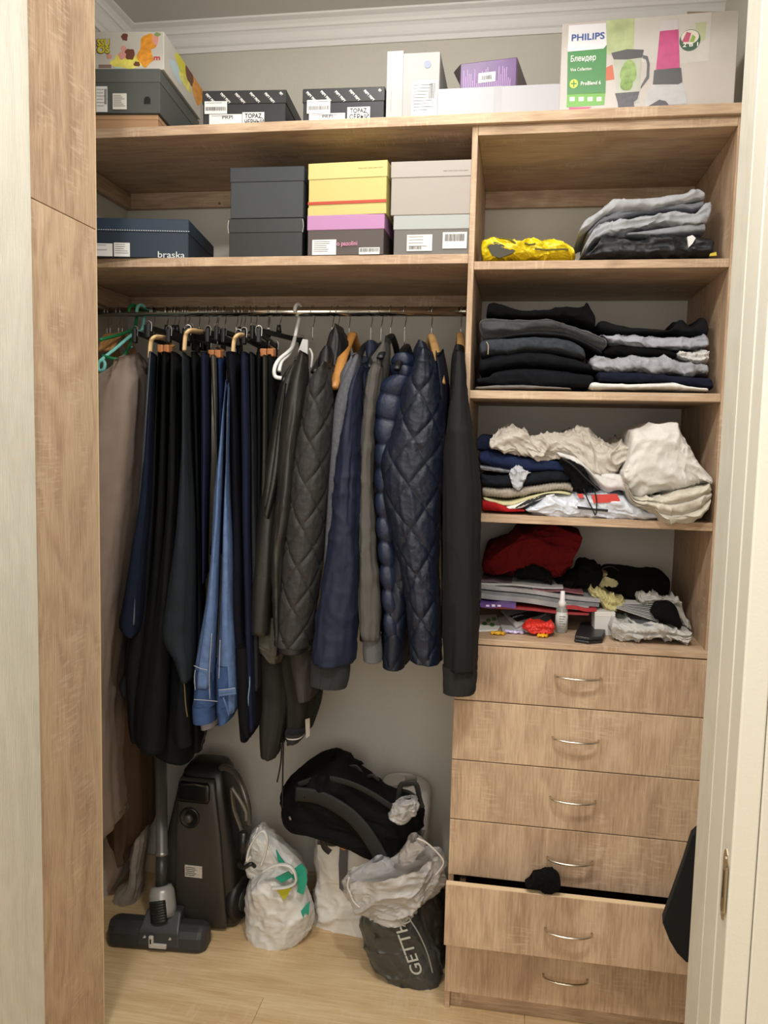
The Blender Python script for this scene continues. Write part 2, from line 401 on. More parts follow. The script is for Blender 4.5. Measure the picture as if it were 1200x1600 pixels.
# inner extender board (vertical grain), facing the opening
jamb([(xj, -.50), (xj, -.585), (xj+.03, -.585), (xj+.03, -.50)], 'jamb_extender', CASE)
jamb([(xj+.0012, -.586), (xj+.0012, -.5905), (xj+.03, -.5905), (xj+.03, -.586)], 'jamb_bead', CASE2)
jamb([(xj, -.5915), (xj, -.6600), (xj+.03, -.6600), (xj+.03, -.5915)], 'jamb_lining', CASE2)
jamb([(xj+.0015, -.6615), (xj+.0015, -.7085), (xj+.03, -.7085), (xj+.03, -.6615)], 'jamb_rebate', CASE2)
jamb([(xj+.003, -.709), (xj-.0005, -.713), (xj+.002, -.7165), (xj+.034, -.7165), (xj+.0355, -.7145), (xj+.0355, -.709)], 'casing_right', CASE2)
jamb([(xj+.0365, -.709), (xj+.0365, -.7155), (xj+.0375, -.7175), (xj+.10, -.7175), (xj+.10, -.709)], 'casing_right', CASE2)
lx = -.7766
jamb([(lx, -.50), (lx, -.66), (lx-.03, -.66), (lx-.03, -.50)], 'jamb_left', CASE)
jamb([(lx+.002, -.662), (lx+.004, -.70), (lx-.1, -.70), (lx-.1, -.662)], 'casing_left', CASE2)
jamb([(lx+.012, -.702), (lx+.014, -.76), (lx-.1, -.76), (lx-.1, -.702)], 'casing_left', CASE2)
bx('door_head', lx-.1, xj+.1, -.66, -.5, 2.45, 2.48, CASE2, dr)
# strike plate
zs, ze = .716, .828; xj += .0055; YP = -.688
pl = [(-.0, zs), (-.008, zs+.006), (-.0125, zs+.016), (-.0125, ze-.016), (-.008, ze-.006), (0, ze), (.008, ze-.006), (.0125, ze-.016), (.0125, zs+.016), (.008, zs+.006)]
sp = MB().prism(pl, lambda u, d, w_: (xj-.004-d, YP+u, w_), 0, .0015).put('strike_plate', mat('#c4bda6', .28, 1), dr)
MB().box(xj-.0062, xj-.0054, YP-.006, YP+.004, zs+.035, ze-.035).put('latch_hole', mat('#2a1d12', .8), sp)
MB().box(xj-.0085, xj-.0054, YP-.0185, YP-.011, zs+.02, ze-.02).put('lip', mat('#c4bda6', .28, 1), sp)
for z in (zs+.014, ze-.014): MB().lathe([(.0038, 0), (.0038, .001), (.001, .0012)], (xj-.0055, YP, z), (-1, 0, 0), 12).put('screw', CHROME, sp)

# ------------------------------------------------------------------ wooden side panel by the doorway
XP = -.786
sp = thing('side_panel', 'tall oak-look board standing edge-on just inside the left of the doorway', 'panel', (XP-.011, -.37, 0))
bx('lower_board', XP-.022, XP, -.499, -.25, 0, 1.857, OAKZ, sp)
bx('upper_board', XP-.022, XP, -.499, -.25, 1.8585, 2.595, OAKZ, sp)
bx('edge_band', XP-.022, XP+.0006, -.2495, -.2475, 0, 2.595, mat('#dbc29c', .5), sp, 0)

# ------------------------------------------------------------------ cabinet
t = .022; W = .5853
ZTOP, ZC1 = 2.135, 2.1141
cab = thing('shelf_cabinet', 'tall oak-look cabinet with four open shelves above six drawers', 'cabinet', (W/2, D/2, 0))
bx('side_board', 0, t*.6, 0, D-.002, 0, ZTOP, OAKZ, cab)
bx('side_board', W-t*.6, W, 0, D-.002, 0, ZTOP, OAKZ, cab)
a, c = t*.6+.0003, W-t*.6-.0003
bx('top_board', a, c, 0, D-.002, ZC1, ZTOP, OAKX, cab)
for z in (1.8166, 1.5224, 1.2321): bx('shelf', a, c, .002, D-.002, z, z+t*.85, OAKX, cab)
ZD = .9558
bx('deck_board', 0, W, -.019, D-.002, ZD-.014, ZD, OAKX, cab).location.z += 0
bx('rear_rail', a, c, D-.02, D-.004, ZC1-.045, ZC1, OAKX, cab)
bx('plinth', a, c, .012, .028, 0, .052, OAKX, cab)
bx('drawer_backing', a, c, D-.02, D-.005, .06, ZD-.02, mat('#3a2c20', .8), cab, 0)
zl = [ZD-.016, .8030, .6540, .5040, .3615]
def handle(x, z, y, par, wd=.105):
    P = [(x+wd/2*math.sin(u), y-.004-.026*math.cos(u)**.8 if abs(u) < 1.55 else y, z+.001) for u in np.linspace(-1.5707, 1.5707, 17)]
    P[0] = (x-wd/2, y+.001, z); P[-1] = (x+wd/2, y+.001, z)
    rr = [.0028+.0014*math.sin(math.pi*i/16) for i in range(17)]
    return MB().tube(P, rr, 8, flat=.7).put('handle', mat('#cfc8bb', .25, 1), par, True)
hpx = [(903, 1061), (899, 1158), (895, 1252), (890, 1346), (888, 1458), (883, 1530)]
def drawer(z1, z0, yo, hp, first=False):
    d = bx('drawer', .0008, W-.0008, -.018-yo, -.001-yo, z0+.0012, z1-.0012, OAKZ, cab, .001)
    hpt = at(hp[0], hp[1]-4, -.018-yo)
    handle(hpt.x, hpt.z, -.018-yo, d)
    if yo > .02:
        bx('top_edge', .0015, W-.0015, -.0175-yo, -.0015-yo, z1-.0011, z1-.0003, mat('#e3c9a3', .5), d, 0)
        mb = MB(); x0, x1 = .03, W-.03
        mb.box(x0, x0+.014, -.001-yo, .38-yo, z0+.02, z1-.03).box(x1-.014, x1, -.001-yo, .38-yo, z0+.02, z1-.03).box(x0+.014, x1-.014, .366-yo, .38-yo, z0+.02, z1-.03).box(x0+.014, x1-.014, -.001-yo, .366-yo, z0+.02, z0+.026)
        mb.put('drawer_box', mat('#4a3a2a', .8), d)
    return d
for i in range(4): drawer(zl[i], zl[i+1], 0, hpx[i])
OD = .075
zt = at(698, 1381, -.018-OD).z; zb = at(698, 1478, -.018-OD).z
drawer(zt, zb, OD, hpx[4])
z6 = .2055
drawer(z6, at(700, 1550, -.018).z, 0, hpx[5])

# ------------------------------------------------------------------ left section: long top board, lower shelf, rails
XS = XL+.001
tb = thing('long_shelf', 'long oak-look top board running from the left wall over the cabinet', 'shelf', ((XS+W)/2, D/2, ZTOP))
bx('board', XS, W+.006, -.014, D-.002, ZTOP+.0003, ZTOP+.0225, OAKX, tb)
bx('rail', XS+.019, -.001, D-.020, D-.002, ZTOP-.045, ZTOP, OAKX, tb)
bx('rail', XS, XS+.018, .03, D-.002, ZTOP-.045, ZTOP, OAKY, tb)
for px_ in (343,): MB().lathe([(.004, 0), (.004, .0012)], at(px_, 318, D-.0205), (0, -1, 0), 12).put('screw_cap', mat('#7a5a3c', .6), tb)
ZL = 1.8307
ls = thing('lower_shelf', 'oak-look shelf above the clothes rail, left of the cabinet', 'shelf', ((XS)/2, D/2, ZL))
bx('board', XS, -.0005, 0, D-.002, ZL, ZL+.0215, OAKX, ls)
bx('rail', XS+.019, -.001, D-.020, D-.002, ZL-.05, ZL, OAKX, ls)
bx('rail', XS, XS+.018, .03, D-.002, ZL-.05, ZL, OAKY, ls)
RY, RZ = .20, 1.752
rail = thing('clothes_rail', 'chrome clothes rail carrying all the hangers under the lower shelf', 'rail', (XS/2, RY, RZ))
MB().tube([(XS+.001, RY, RZ), (-.001, RY, RZ)], .0125, 20, cap=True).put('rod', CHROME, rail, True)
MB().lathe([(.024, 0), (.024, .004), (.017, .006), (.017, .014)], (-.0005, RY, RZ), (-1, 0, 0), 20).put('socket', CHROME, rail, True)
MB().lathe([(.024, 0), (.024, .004), (.017, .006), (.017, .014)], (XS+.0005, RY, RZ), (1, 0, 0), 20).put('socket', CHROME, rail, True)

# ================================================================== BOXES
class Box:
    """box whose visible front face has a bottom corner under pixel column px at depth Y; yaw turns it about that corner"""
    def __init__(s, name, label, cat, px, side, Y, w_, d, pyt, z0, yaw=0, group=None, pyref=None):
        P = at(px, pyref or pyt, Y); s.h = at(px, pyt, Y).z-z0
        a = math.radians(yaw); s.ex = Vector((math.cos(a), math.sin(a), 0)); s.ey = Vector((-math.sin(a), math.cos(a), 0)); s.ez = Vector((0, 0, 1))
        o = Vector((P.x, Y, z0))
        if side == 'R': o = o-s.ex*w_
        s.o = o; s.w = w_; s.d = d; s.root = thing(name, label, cat, o+s.ex*w_/2+s.ey*d/2, group)
    def fr(s, x, y, z): return s.o+s.ex*x+s.ey*y+s.ez*z
    def uv(s, px, py, off=0):
        d = ray(px, py); n = s.ey; q = s.o+s.ey*off
        k = (q-CAM).dot(n)/d.dot(n); P = CAM+d*k-s.o
        return P.dot(s.ex), P.z
    def uvs(s, px, py):                       # right side face
        d = ray(px, py); q = s.o+s.ex*s.w; k = (q-CAM).dot(s.ex)/d.dot(s.ex); P = CAM+d*k-s.o
        return P.dot(s.ey), P.z
    def part(s, name, x0, x1, y0, y1, z0, z1, m, par=None, bv=.0012):
        o = MB().box(x0, x1, y0, y1, z0, z1, s.fr).put(name, m, par or s.root)
        if bv: bevel(o, bv)
        return o
    def shoe(s, mb_, ml, pyl, th=.0015, name='lid'):
        """body with an overlapping lid whose lower edge is at pixel row pyl at the reference corner"""
        zl = s.h-pyl
        b = s.part('body', th, s.w-th, th, s.d-th, 0, s.h-.002, mb_); l = s.part(name, 0, s.w, 0, s.d, zl, s.h, ml); return b, l
    def label(s, px0, py0, px1, py1, m=None, par=None, lines=0, bars=None, off=0, name='label'):
        u0, v1 = s.uv(px0, py0); u1, v0 = s.uv(px1, py1); v0 = max(v0, .001)
        l = s.part(name, u0, u1, -.0006-off, .0001-off, v0, v1, m or WHT, par, 0)
        mb = MB()
        for k in range(lines):
            z = v1-(v1-v0)*(.12+.76*k/max(1, lines)); L = (u1-u0)*(.5+.35*random.random())
            mb.box(u0+(u1-u0)*.07, u0+(u1-u0)*.07+L, -.0009-off, -.0005-off, z-.0009, z, s.fr)
        if bars:
            a, b, c, d = bars; x = u0+(u1-u0)*a; xe = u0+(u1-u0)*c; z0_ = v1-(v1-v0)*d; z1_ = v1-(v1-v0)*b
            while x < xe:
                q = random.choice((.0006, .001, .0015)); mb.box(x, x+q, -.0009-off, -.0005-off, z0_, z1_, s.fr); x += q+random.choice((.0008, .0012))
        if mb.v: mb.put('print', INK, l)
        return l
    def text(s, st, px, py, hpx, m, wpx=None, par=None, off=.0006, bold=0, name='lettering'):
        u, v = s.uv(px, py); _, v2 = s.uv(px, py-hpx); u2 = s.uv(px+wpx, py)[0] if wpx else 0
        return text(st, s.fr(u, -off-.0004, v), s.ex, s.ez, (v2-v)/.7, m, par or s.root, name, .0003, (u2-u) if wpx else None, bold=bold)
ZT = ZTOP+.0227; Z2 = ZL+.0217
# --- left stack on the long shelf
BB = Box('shoe_box', 'flat brown cardboard box at the bottom of the left stack on the top board', 'box', 247, 'R', .02, .29, .32, 179, ZT, 6)
BB.shoe(mat('#a98563', .8), mat('#b08c68', .8), .012)
GB = Box('shoe_box', 'dark grey-green shoe box with an arched hole, on the flat brown box', 'box', 250, 'R', .012, .31, .33, 107, BB.o.z+BB.h+.0004, 6, pyref=140)
gm = mat('#4f5350', .75); GB.shoe(gm, mat('#565a56', .75), .032)
GB.label(150, 135, 168, 175, lines=6, bars=(.75, .1, .95, .7)); GB.label(176, 146, 198, 171, mat('#d9d6cc', .7), lines=7)
u, v_ = GB.uv(230, 162); w2 = .008
pts = [(u-w2, v_)]+[(u+w2*math.cos(a), v_+.009+w2*math.sin(a)) for a in np.linspace(math.pi, 0, 9)]+[(u+w2, v_)]
MB().prism(pts, GB.fr, .0003, .0012).put('finger_hole', BLK, GB.root)
GA = Box('game_box', 'colourful childrens game box with yellow lettering, on top of the dark grey shoe box', 'box', 256, 'R', .02, .30, .31, 49, GB.o.z+GB.h+.0004, 6, pyref=80)
GA.part('carton', 0, GA.w, 0, GA.d, 0, GA.h, mat('#c6c3bb', .45))
def blob(B, cx, cy, rx, ry, m, side=False, seed=0, off=.0003, n=22, name='printed_shape', par=None, wob=1):
    f = B.uvs if side else B.uv; u0, v0 = f(cx, cy); du = abs(f(cx+rx, cy)[0]-u0) if not side else rx; dv = abs(f(cx, cy-ry)[1]-v0)
    rs = np.random.RandomState(seed); ph = rs.rand(4)*6
    P = [(u0+du*math.cos(a)*(1+wob*(.13*math.sin(3*a+ph[0])+.08*math.sin(5*a+ph[1]))), v0+dv*math.sin(a)*(1+wob*.13*math.sin(4*a+ph[2]))) for a in np.linspace(0, 2*math.pi, n, endpoint=False)]
    P = [(p, min(max(q, .001), B.h-.001)) for p, q in P]
    fr = (lambda u, d, w_: B.fr(B.w-d, u, w_)) if side else B.fr
    return MB().prism(P, fr, -off, .0001).put(name, m, par or B.root)
og, yl, br, pk = mat('#e0972f', .5, var=.25, vscale=80), mat('#e6dc6a', .5, var=.2, vscale=60), mat('#6e4030', .6), mat('#d99a8c', .6)
blob(GA, 198, 96, 26, 11, yl, seed=1); blob(GA, 187, 99, 12, 8, mat('#b9d6d2', .5), seed=9, off=.0002)
blob(GA, 232, 66, 13, 13, og, seed=2, off=.0005); blob(GA, 227, 86, 12, 18, og, seed=3, off=.0004)
blob(GA, 243, 62, 5, 9, pk, seed=4, off=.0006); blob(GA, 246, 54, 5, 3, mat('#7d9a58', .6), seed=5, off=.0007)
blob(GA, 203, 85, 8, 9, br, seed=6, off=.0006); blob(GA, 191, 87, 6, 6, pk, seed=7, off=.0007); blob(GA, 195, 58, 5, 6, br, seed=8, off=.0006); blob(GA, 193, 76, 4, 5, pk, seed=12, off=.0006); blob(GA, 171, 88, 4, 4, pk, seed=13, off=.0006); blob(GA, 214, 100, 5, 4, br, seed=14, off=.0007)
yt = mat('#d8cf35', .5); dk = mat('#5b4a1c', .6)
for st, py in (('SSU', 72), ('OS', 83)):
    GA.text(st, 151, py+.6, 11, dk, off=.0005, bold=.14, wpx=21); GA.text(st, 152, py, 10, yt, off=.0009, bold=.08, wpx=19)
rm = mat('#c33b3b', .5); GA.text('m', 240, 94, 8, rm, wpx=10, bold=.06)
GA.part('panel_print', GA.uv(154, 100)[0], GA.uv(174, 100)[0], -.0005, .0001, .004, .012, mat('#8d7468', .6), None, 0)
# side print
blob(GA, 283, 98, .045, 14, yt, True, 3, .0004); blob(GA, 308, 135, .06, 26, og, True, 5, .0006); blob(GA, 296, 118, .035, 13, br, True, 6, .0008); blob(GA, 276, 112, .05, 12, mat('#bcd3dc', .5), True, 8, .0002)
blob(GA, 290, 126, .05, 12, yl, True, 18, .0003); blob(GA, 312, 146, .04, 12, mat('#a9c98e', .5), True, 28, .0002)
# --- black patterned boxes
def patterned(px, w_, pyt, pyl, label, word, lx, yaw):
    B = Box('shoe_box', label, 'box', px, 'L', .025, w_, .30, pyt, ZT, yaw)
    bm = mat('#1f2024', .55); b, l = B.shoe(bm, mat('#1b1b1d', .5), B.h-B.uv(px+8, pyl)[1])
    # diagonal lettering repeated round the lid
    u, v0 = B.uv(px+8, pyl); d = (B.ex-B.ez*.75)
    lh = B.h-v0; d = (B.ex-B.ez).normalized(); upv = (B.ez+B.ex).normalized(); sp_ = (w_-.004)/5.6
    for k in range(6):
        x = .008+k*sp_; L = min(lh*1.28, (w_-x-.006)*1.41)
        if L > .012: text('PRPY PRPY'[:9 if L > .03 else 4], B.fr(x, -.0006, B.h-.0095+.001*(k % 2)), d, upv, .0082, mat('#e2e2de', .6), l, 'lettering', .0002, (L-.008), bold=.06)
    B.label(*lx[0], lines=1, bars=(.05, .45, .95, .75), off=.0012); B.label(*lx[1], lines=1, off=0)
    B.text('PRPI', lx[1][0]+20, lx[1][1]+7, 5, INK, wpx=16)
    q = B.label(*lx[2], off=.0012)
    B.text(word[0], lx[2][0]+4, lx[2][1]+9, 7, INK, wpx=26, off=.0022, bold=.02); B.text(word[1], lx[2][0]+3, lx[2][1]+18.5, 7, INK, wpx=30, off=.0022, bold=.02)
    return B
patterned(316, .207, 142, 163, 'black shoe box with white diagonal lettering beside the dark grey box', ('TOPAZ', 'ЧЕРНЫЙ'), [(320, 159, 355, 178), (327, 179, 378, 196), (379, 176, 413, 197)], 4)
patterned(473, .197, 139, 161, 'black shoe box with white diagonal lettering beside the upright pale grey box', ('TOPAZ', 'СЕРЫЙ'), [(480, 157, 516, 177), (483, 178, 539, 194), (543, 168, 578, 188)], 2)
# --- upright pale box
UB = Box('shoe_box', 'pale grey shoe box standing upright on the top board with a round hole', 'box', 605, 'L', .03, .124, .30, 80, ZT, 0)
pg = mat('#a3a3a1', .7)
u0, _ = UB.uv(630, 120)
UB.part('body', .003, UB.w-.0, .002, UB.d-.002, 0, UB.h-.006, pg); UB.part('lid', 0, u0, 0, UB.d, 0, UB.h, mat('#acacaa', .7))
u, v_ = UB.uv(668, 100); rr = .0085
MB().prism([(u+rr*math.cos(a), v_+rr*math.sin(a)) for a in np.linspace(0, 2*math.pi, 20, endpoint=False)], UB.fr, .0012, .0022).put('finger_hole', mat('#8f96a8', .8), UB.root)
UB.label(644, 126, 682, 182, mat('#cfcfce', .6), lines=9, bars=(.68, .08, .92, .5), off=-.0016)
text('—— · — ——', UB.fr(.010, -.0008, .075), -UB.ez, UB.ex, .007, mat('#77777a', .6), UB.root, 'lettering', .0002, .045)
# --- flat white box and purple box
WB = Box('carton', 'long flat white carton under the purple box on the top board', 'box', 684, 'L', .03, .303, .25, 139, ZT, 0)
WB.part('carton_body', 0, WB.w, 0, WB.d, 0, WB.h, mat('#adadb2', .55)); a0 = WB.uv(771, 160)[0]
WB.part('tape', a0, a0+.018, -.0003, .0002, 0, WB.h, mat('#a8a8ad', .25), None, 0)
PB = Box('carton', 'purple printed carton with an open end flap, lying on the long white carton', 'box', 808, 'R', .06, .133, .15, 89, WB.o.z+WB.h+.0004, -9)
pm = mat('#4f2463', .4, var=.25, vscale=18)
PB.part('carton_body', 0, PB.w, 0, PB.d, 0, PB.h, pm)
PB.part('end_panel', PB.w-.0005, PB.w+.0007, .002, PB.d-.002, .002, PB.h-.002, mat('#6d5f66', .5), None, 0)
mb = MB(); rs = np.random.RandomState(4)
for k in range(26):
    x = .008+k*.0044; hh_ = PB.h*(.35+.45*rs.rand())
    mb.box(x, x+.0011, -.0006, 0, .003, hh_, PB.fr)
mb.put('print', mat('#b99ac6', .5), PB.root)
tl = PB.label(748, 115, 774, 127, bars=(.2, .3, .8, .75), off=.0004)
fl = [PB.fr(0, 0, PB.h), PB.fr(0, PB.d*.0, PB.h*.35), PB.fr(-.024, .03, PB.h*.95)]
mb = MB(); q = [p+Vector((0, .001, 0)) for p in fl]; mb.add(fl+q, [(0, 1, 2), (5, 4, 3), (0, 3, 4, 1), (1, 4, 5, 2), (2, 5, 3, 0)]); mb.put('flap', mat('#3d3432', .7), PB.root)
# --- blender box
BL = Box('appliance_box', 'large printed blender carton with a green panel at the right end of the top board', 'box', 879, 'L', .02, .370, .22, 37, ZT, -2.5)
BL.part('carton_body', 0, BL.w, 0, BL.d, 0, BL.h, mat('#b8b1ab', .35, var=.08, vscale=7))
f = [BL.fr(BL.w*.72, .03, BL.h), BL.fr(BL.w-.002, .01, BL.h), BL.fr(BL.w*.86, .10, BL.h+.012), BL.fr(BL.w*.73, .05, BL.h+.028)]
mb = MB(); q = [p+Vector((0, .0015, .0015)) for p in f]; mb.add(f+q, [(0, 1, 2, 3), (7, 6, 5, 4), (0, 4, 5, 1), (1, 5, 6, 2), (2, 6, 7, 3), (3, 7, 4, 0)]); mb.put('flap', mat('#8b7a66', .8), BL.root)
def poly(B, pts, m, off, name='printed_shape', par=None):
    P = [B.uv(*p) for p in pts]; P = [(max(.0005, min(B.w-.0005, a)), max(.0005, min(B.h-.0005, b))) for a, b in P]
    return MB().prism(P, B.fr, -off, .0001).put(name, m, par or B.root)
poly(BL, [(985, 28), (1112, 18), (1107, 95), (1060, 100), (985, 96)], mat('#bfbbb6', .4, var=.08, vscale=12), .0002)
poly(BL, [(948, 30), (992, 25), (990, 80), (955, 86), (948, 84)], mat('#a9b486', .4, var=.22, vscale=26), .0003)
poly(BL, [(1086, 36), (1104, 34), (1102, 62), (1090, 66)], mat('#b0b692', .4), .0003)
poly(BL, [(889, 40), (947, 36), (948, 70), (943, 76), (887, 81)], mat('#d6d5d9', .4), .0006)
g1 = mat('#3f7f45', .4); g2 = mat('#6aa648', .4)
poly(BL, [(887, 80), (943, 75), (948, 69), (946, 146), (886, 148)], g1, .0005)
poly(BL, [(886, 147), (946, 144), (944, 164), (885, 168)], g2, .0005)
poly(BL, [(889, 168), (925, 167), (918, 171), (889, 172)], mat('#c65f86', .5), .0004)
BL.text('PHILIPS', 892, 64.5, 10, mat('#2b4a94', .4), wpx=51, bold=.025, off=.001)
wt = mat('#f2f2ee', .5)
BL.text('Блендер', 891, 97, 9, wt, wpx=39, bold=.012, off=.0009); BL.text('Viva Collection', 891, 112, 5, wt, wpx=33, off=.0009)
BL.text('ProBlend 6', 907, 134, 6, wt, wpx=31, bold=.01, off=.0009)
blob(BL, 896.5, 131, 6.5, 7, mat('#c9d845', .4), seed=1, off=.0008, wob=0)
poly(BL, [(895.5, 126), (897.5, 126), (897.5, 136), (895.5, 136)], g1, .001); poly(BL, [(892, 130), (901, 130), (901, 132), (892, 132)], g1, .001)
for k in range(4): poly(BL, [(890+k*14, 152), (898+k*14, 151.5), (898+k*14, 158), (890+k*14, 158.5)], mat('#dfe9cf', .5), .0008)
# jar blender
poly(BL, [(958, 88), (1004, 84), (1002, 92), (998, 160), (965, 163)], mat('#a9ac9e', .3, var=.08, vscale=30), .0005)
blob(BL, 982, 114, 13, 20, mat('#8aa564', .5, var=.3, vscale=70), seed=3, off=.0007, wob=.35); blob(BL, 979, 132, 10, 10, mat('#7c9a55', .5, var=.3, vscale=90), seed=13, off=.0008, wob=.4)
poly(BL, [(955, 83), (980, 77), (1006, 78), (1003, 90), (980, 93), (959, 93)], mat('#4b4a4c', .4), .0009)
poly(BL, [(961, 146), (999, 143), (996, 155), (990, 160), (991, 167), (966, 169), (965, 160)], mat('#4d4c52', .4, var=.3, vscale=120), .0009)
poly(BL, [(1004, 86), (1012, 88), (1015, 100), (1014, 122), (1001, 139), (1001, 135), (1010, 119), (1011, 100), (1009, 93), (1004, 91)], mat('#57585a', .4), .0009)
poly(BL, [(946, 106), (957, 101), (960, 124), (946, 126)], mat('#c06a52', .5), .0004)
# tall bottle blender
poly(BL, [(1033, 33), (1059, 31), (1060, 48), (1031, 50)], mat('#c6bfc2', .4), .0006)
poly(BL, [(1031, 49), (1060, 46), (1062, 106), (1025, 109)], mat('#b84b7c', .4, var=.12, vscale=50), .0008)
poly(BL, [(1022, 110), (1064, 106), (1066, 128), (1060, 132), (1020, 132)], mat('#515053', .4), .0009)
poly(BL, [(1018, 133), (1065, 130), (1073, 148), (1073, 162), (1008, 167), (1010, 150)], mat('#b9b9bb', .25, var=.12, vscale=30), .0007)
poly(BL, [(1020, 162), (1030, 156), (1040, 158), (1045, 164), (1013, 166)], mat('#4d4c52', .4), .001)
blob(BL, 1078, 63, 16.5, 17, mat('#3b5a44', .5), seed=40, off=.0005, wob=0); blob(BL, 1078, 58, 14, 11, mat('#d6cfc4', .5), seed=41, off=.0007, wob=0)
poly(BL, [(1065, 66), (1073, 50), (1080, 52), (1076, 66)], mat('#b4506e', .5), .0009); poly(BL, [(1077, 66), (1082, 54), (1087, 58), (1084, 66)], mat('#8aa24e', .5), .0009)
BL.text('2 в 1', 1066, 74, 6, wt, wpx=24, off=.001, bold=.02)
# --- boxes on the lower shelf
NB = Box('shoe_box', 'navy blue shoe box with white stitching at the left of the lower shelf', 'box', 295, 'R', .012, .255, .28, 343, Z2, 9, pyref=380)
NB.shoe(mat('#1d2b3a', .6), mat('#213244', .6), NB.h-NB.uv(290, 364)[1])
NB.label(150, 380, 176, 402, lines=2); NB.label(178, 379, 203, 402, lines=5)
NB.text('braska', 246, 402.5, 10, mat('#cfd3d6', .6), wpx=42, bold=.01)
mb = MB(); z0 = NB.uv(290, 361.5)[1]
for k in range(44): mb.box(.004+k*.0058, .0072+k*.0058, -.0006, 0, z0-.0008, z0+.0006, NB.fr)
mb.put('stitching', mat('#cfd3d6', .6), NB.root)
K2 = Box('shoe_box', 'black shoe box with a dented lid, under the charcoal box on the lower shelf', 'box', 357, 'L', .012, .186, .28, 342, Z2, 1)
K2.shoe(mat('#202022', .45), mat('#262628', .4), K2.h-K2.uv(365, 364)[1])
mb = MB()
for x_ in (.001, K2.w-.001):
    mb = MB(); P = [K2.fr(x_, -.0004, K2.h-.003), K2.fr(x_+(.002 if x_ > .1 else -.002), -.001, K2.h-.02), K2.fr(x_, -.0004, K2.h-.034)]
    mb.tube(smoothpath(P, 4), .0007, 5).put('worn_edge', mat('#c9c9c6', .7), K2.root)
K1 = Box('shoe_box', 'charcoal shoe box on top of the black box on the lower shelf', 'box', 359, 'L', .01, .184, .29, 262, K2.o.z+K2.h+.0004, 1, pyref=300)
K1.shoe(mat('#34383c', .6), mat('#31353a', .6), K1.h-K1.uv(365, 285)[1])
P2 = Box('shoe_box', 'brown-grey shoe box with a pink lid under the yellow box', 'box', 480, 'L', .0, .187, .29, 337, Z2, -1)
P2.shoe(mat('#4f4744', .6), mat('#b07fab', .55), P2.h-P2.uv(490, 360)[1])
P2.label(488, 375, 525, 398, lines=6); P2.label(561, 387, 593, 399, lines=0, bars=(.05, .1, .95, .65))
P2.text('o pazolini', 526, 384, 7, mat('#d58fb2', .6), wpx=32, bold=.02)
P1 = Box('shoe_box', 'pale yellow shoe box with a red stripe, on the pink-lidded box', 'box', 481, 'L', .006, .192, .29, 256, P2.o.z+P2.h+.0004, -3, pyref=300)
ym = mat('#c2b672', .55); P1.shoe(ym, mat('#c8bc7a', .55), P1.h-P1.uv(490, 281)[1])
z0 = P1.uv(490, 318)[1]
P1.part('red_stripe', .0005, P1.w-.0006, -.0002, .002, z0-.003, z0+.0035, mat('#b5452f', .6), None, 0)
P1.part('lower_band', .0005, P1.w-.0006, -.0001, .0018, .0, z0-.010, ym, None, .0004)
P1.text('— — — — —', 560, 264, 3, mat('#8a7a48', .6), wpx=38)
O2 = Box('shoe_box', 'grey shoe box with a light grey lid and two barcode labels, under the taupe box', 'box', 615, 'L', .01, .180, .29, 337, Z2, 0)
O2.shoe(mat('#6a6763', .6), mat('#a5aaa8', .6), O2.h-O2.uv(625, 359)[1])
O2.label(636, 367, 675, 392, mat('#dad8d4', .6), lines=4, bars=(.1, .7, .55, .9)); O2.label(692, 363, 729, 388, mat('#dad8d4', .6), lines=0, bars=(.1, .12, .9, .55))
O1 = Box('shoe_box', 'taupe shoe box on top of the grey box beside the cabinet', 'box', 610, 'L', .008, .190, .29, 253, O2.o.z+O2.h+.0004, 0, pyref=300)
O1.shoe(mat('#a29a93', .6), mat('#a7a09a', .6), O1.h-O1.uv(620, 278)[1])
O1.text('— — — — —', 693, 268, 3, mat('#7a6f66', .6), wpx=38)

# ================================================================== FOLDED CLOTHES ON THE CABINET SHELVES
def z5(l, ox=720, oy=420, s=2.5): return [(ox+a/s, oy+b/s) for a, b in l]
LG = dict(rough=.95, spec=.15, weave=.5, sheen=.2)
def cl(h, v=.08, vs=40): return mat(h, .95, spec=.12, bump=.35, bscale=32, var=v, vscale=vs)
G1 = 'folded clothes on the top cabinet shelf'; G2 = 'dark folded clothes in the left stack'; G3 = 'folded clothes in the right stack'; G4 = 'loosely folded clothes on the third shelf'
def F(name, label, cat, group, *a, **k): return tag(fold(name, *a, **k), label, cat, group)
# compartment 1
def z4(l): return [(720+a/2.5, 160+b/2.5) for a, b in l]
yb = F('plastic_bag', 'bright yellow wrapped plastic bag on the top cabinet shelf', 'bag', None,
  z4([(76, 565), (82, 535), (112, 510), (150, 522), (200, 530), (300, 526), (390, 528), (430, 548), (452, 575)]), z4([(78, 606), (120, 612), (200, 608), (300, 608), (400, 607), (452, 603)]),
  .03, .20, mat('#dcc413', .3, bump=.25, bscale=30), nx=140, nt=100, ridge=.006, rs=26, wr=.003, p=.8)
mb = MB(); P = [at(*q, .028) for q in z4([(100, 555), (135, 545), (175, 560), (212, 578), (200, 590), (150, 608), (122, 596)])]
mb.add([p for p in P]+[p+Vector((0, .006, 0)) for p in P], [tuple(range(7)), tuple(range(13, 6, -1))]+[(i, i+7, (i+1) % 7+7, (i+1) % 7) for i in range(7)]); mb.put('opening_shade', mat('#2e2a0c', .5), yb)  # flat dark patch paints the shade inside the bag's opening
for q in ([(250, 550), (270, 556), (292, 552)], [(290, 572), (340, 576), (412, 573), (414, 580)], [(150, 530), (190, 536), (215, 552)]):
    MB().tube(smoothpath([at(*z, .0275) for z in z4(q)], 5), .0022, 6).put('crease', mat('#57500d', .5), yb, True)  # dark yellow tubes paint the shade along the bag's folds
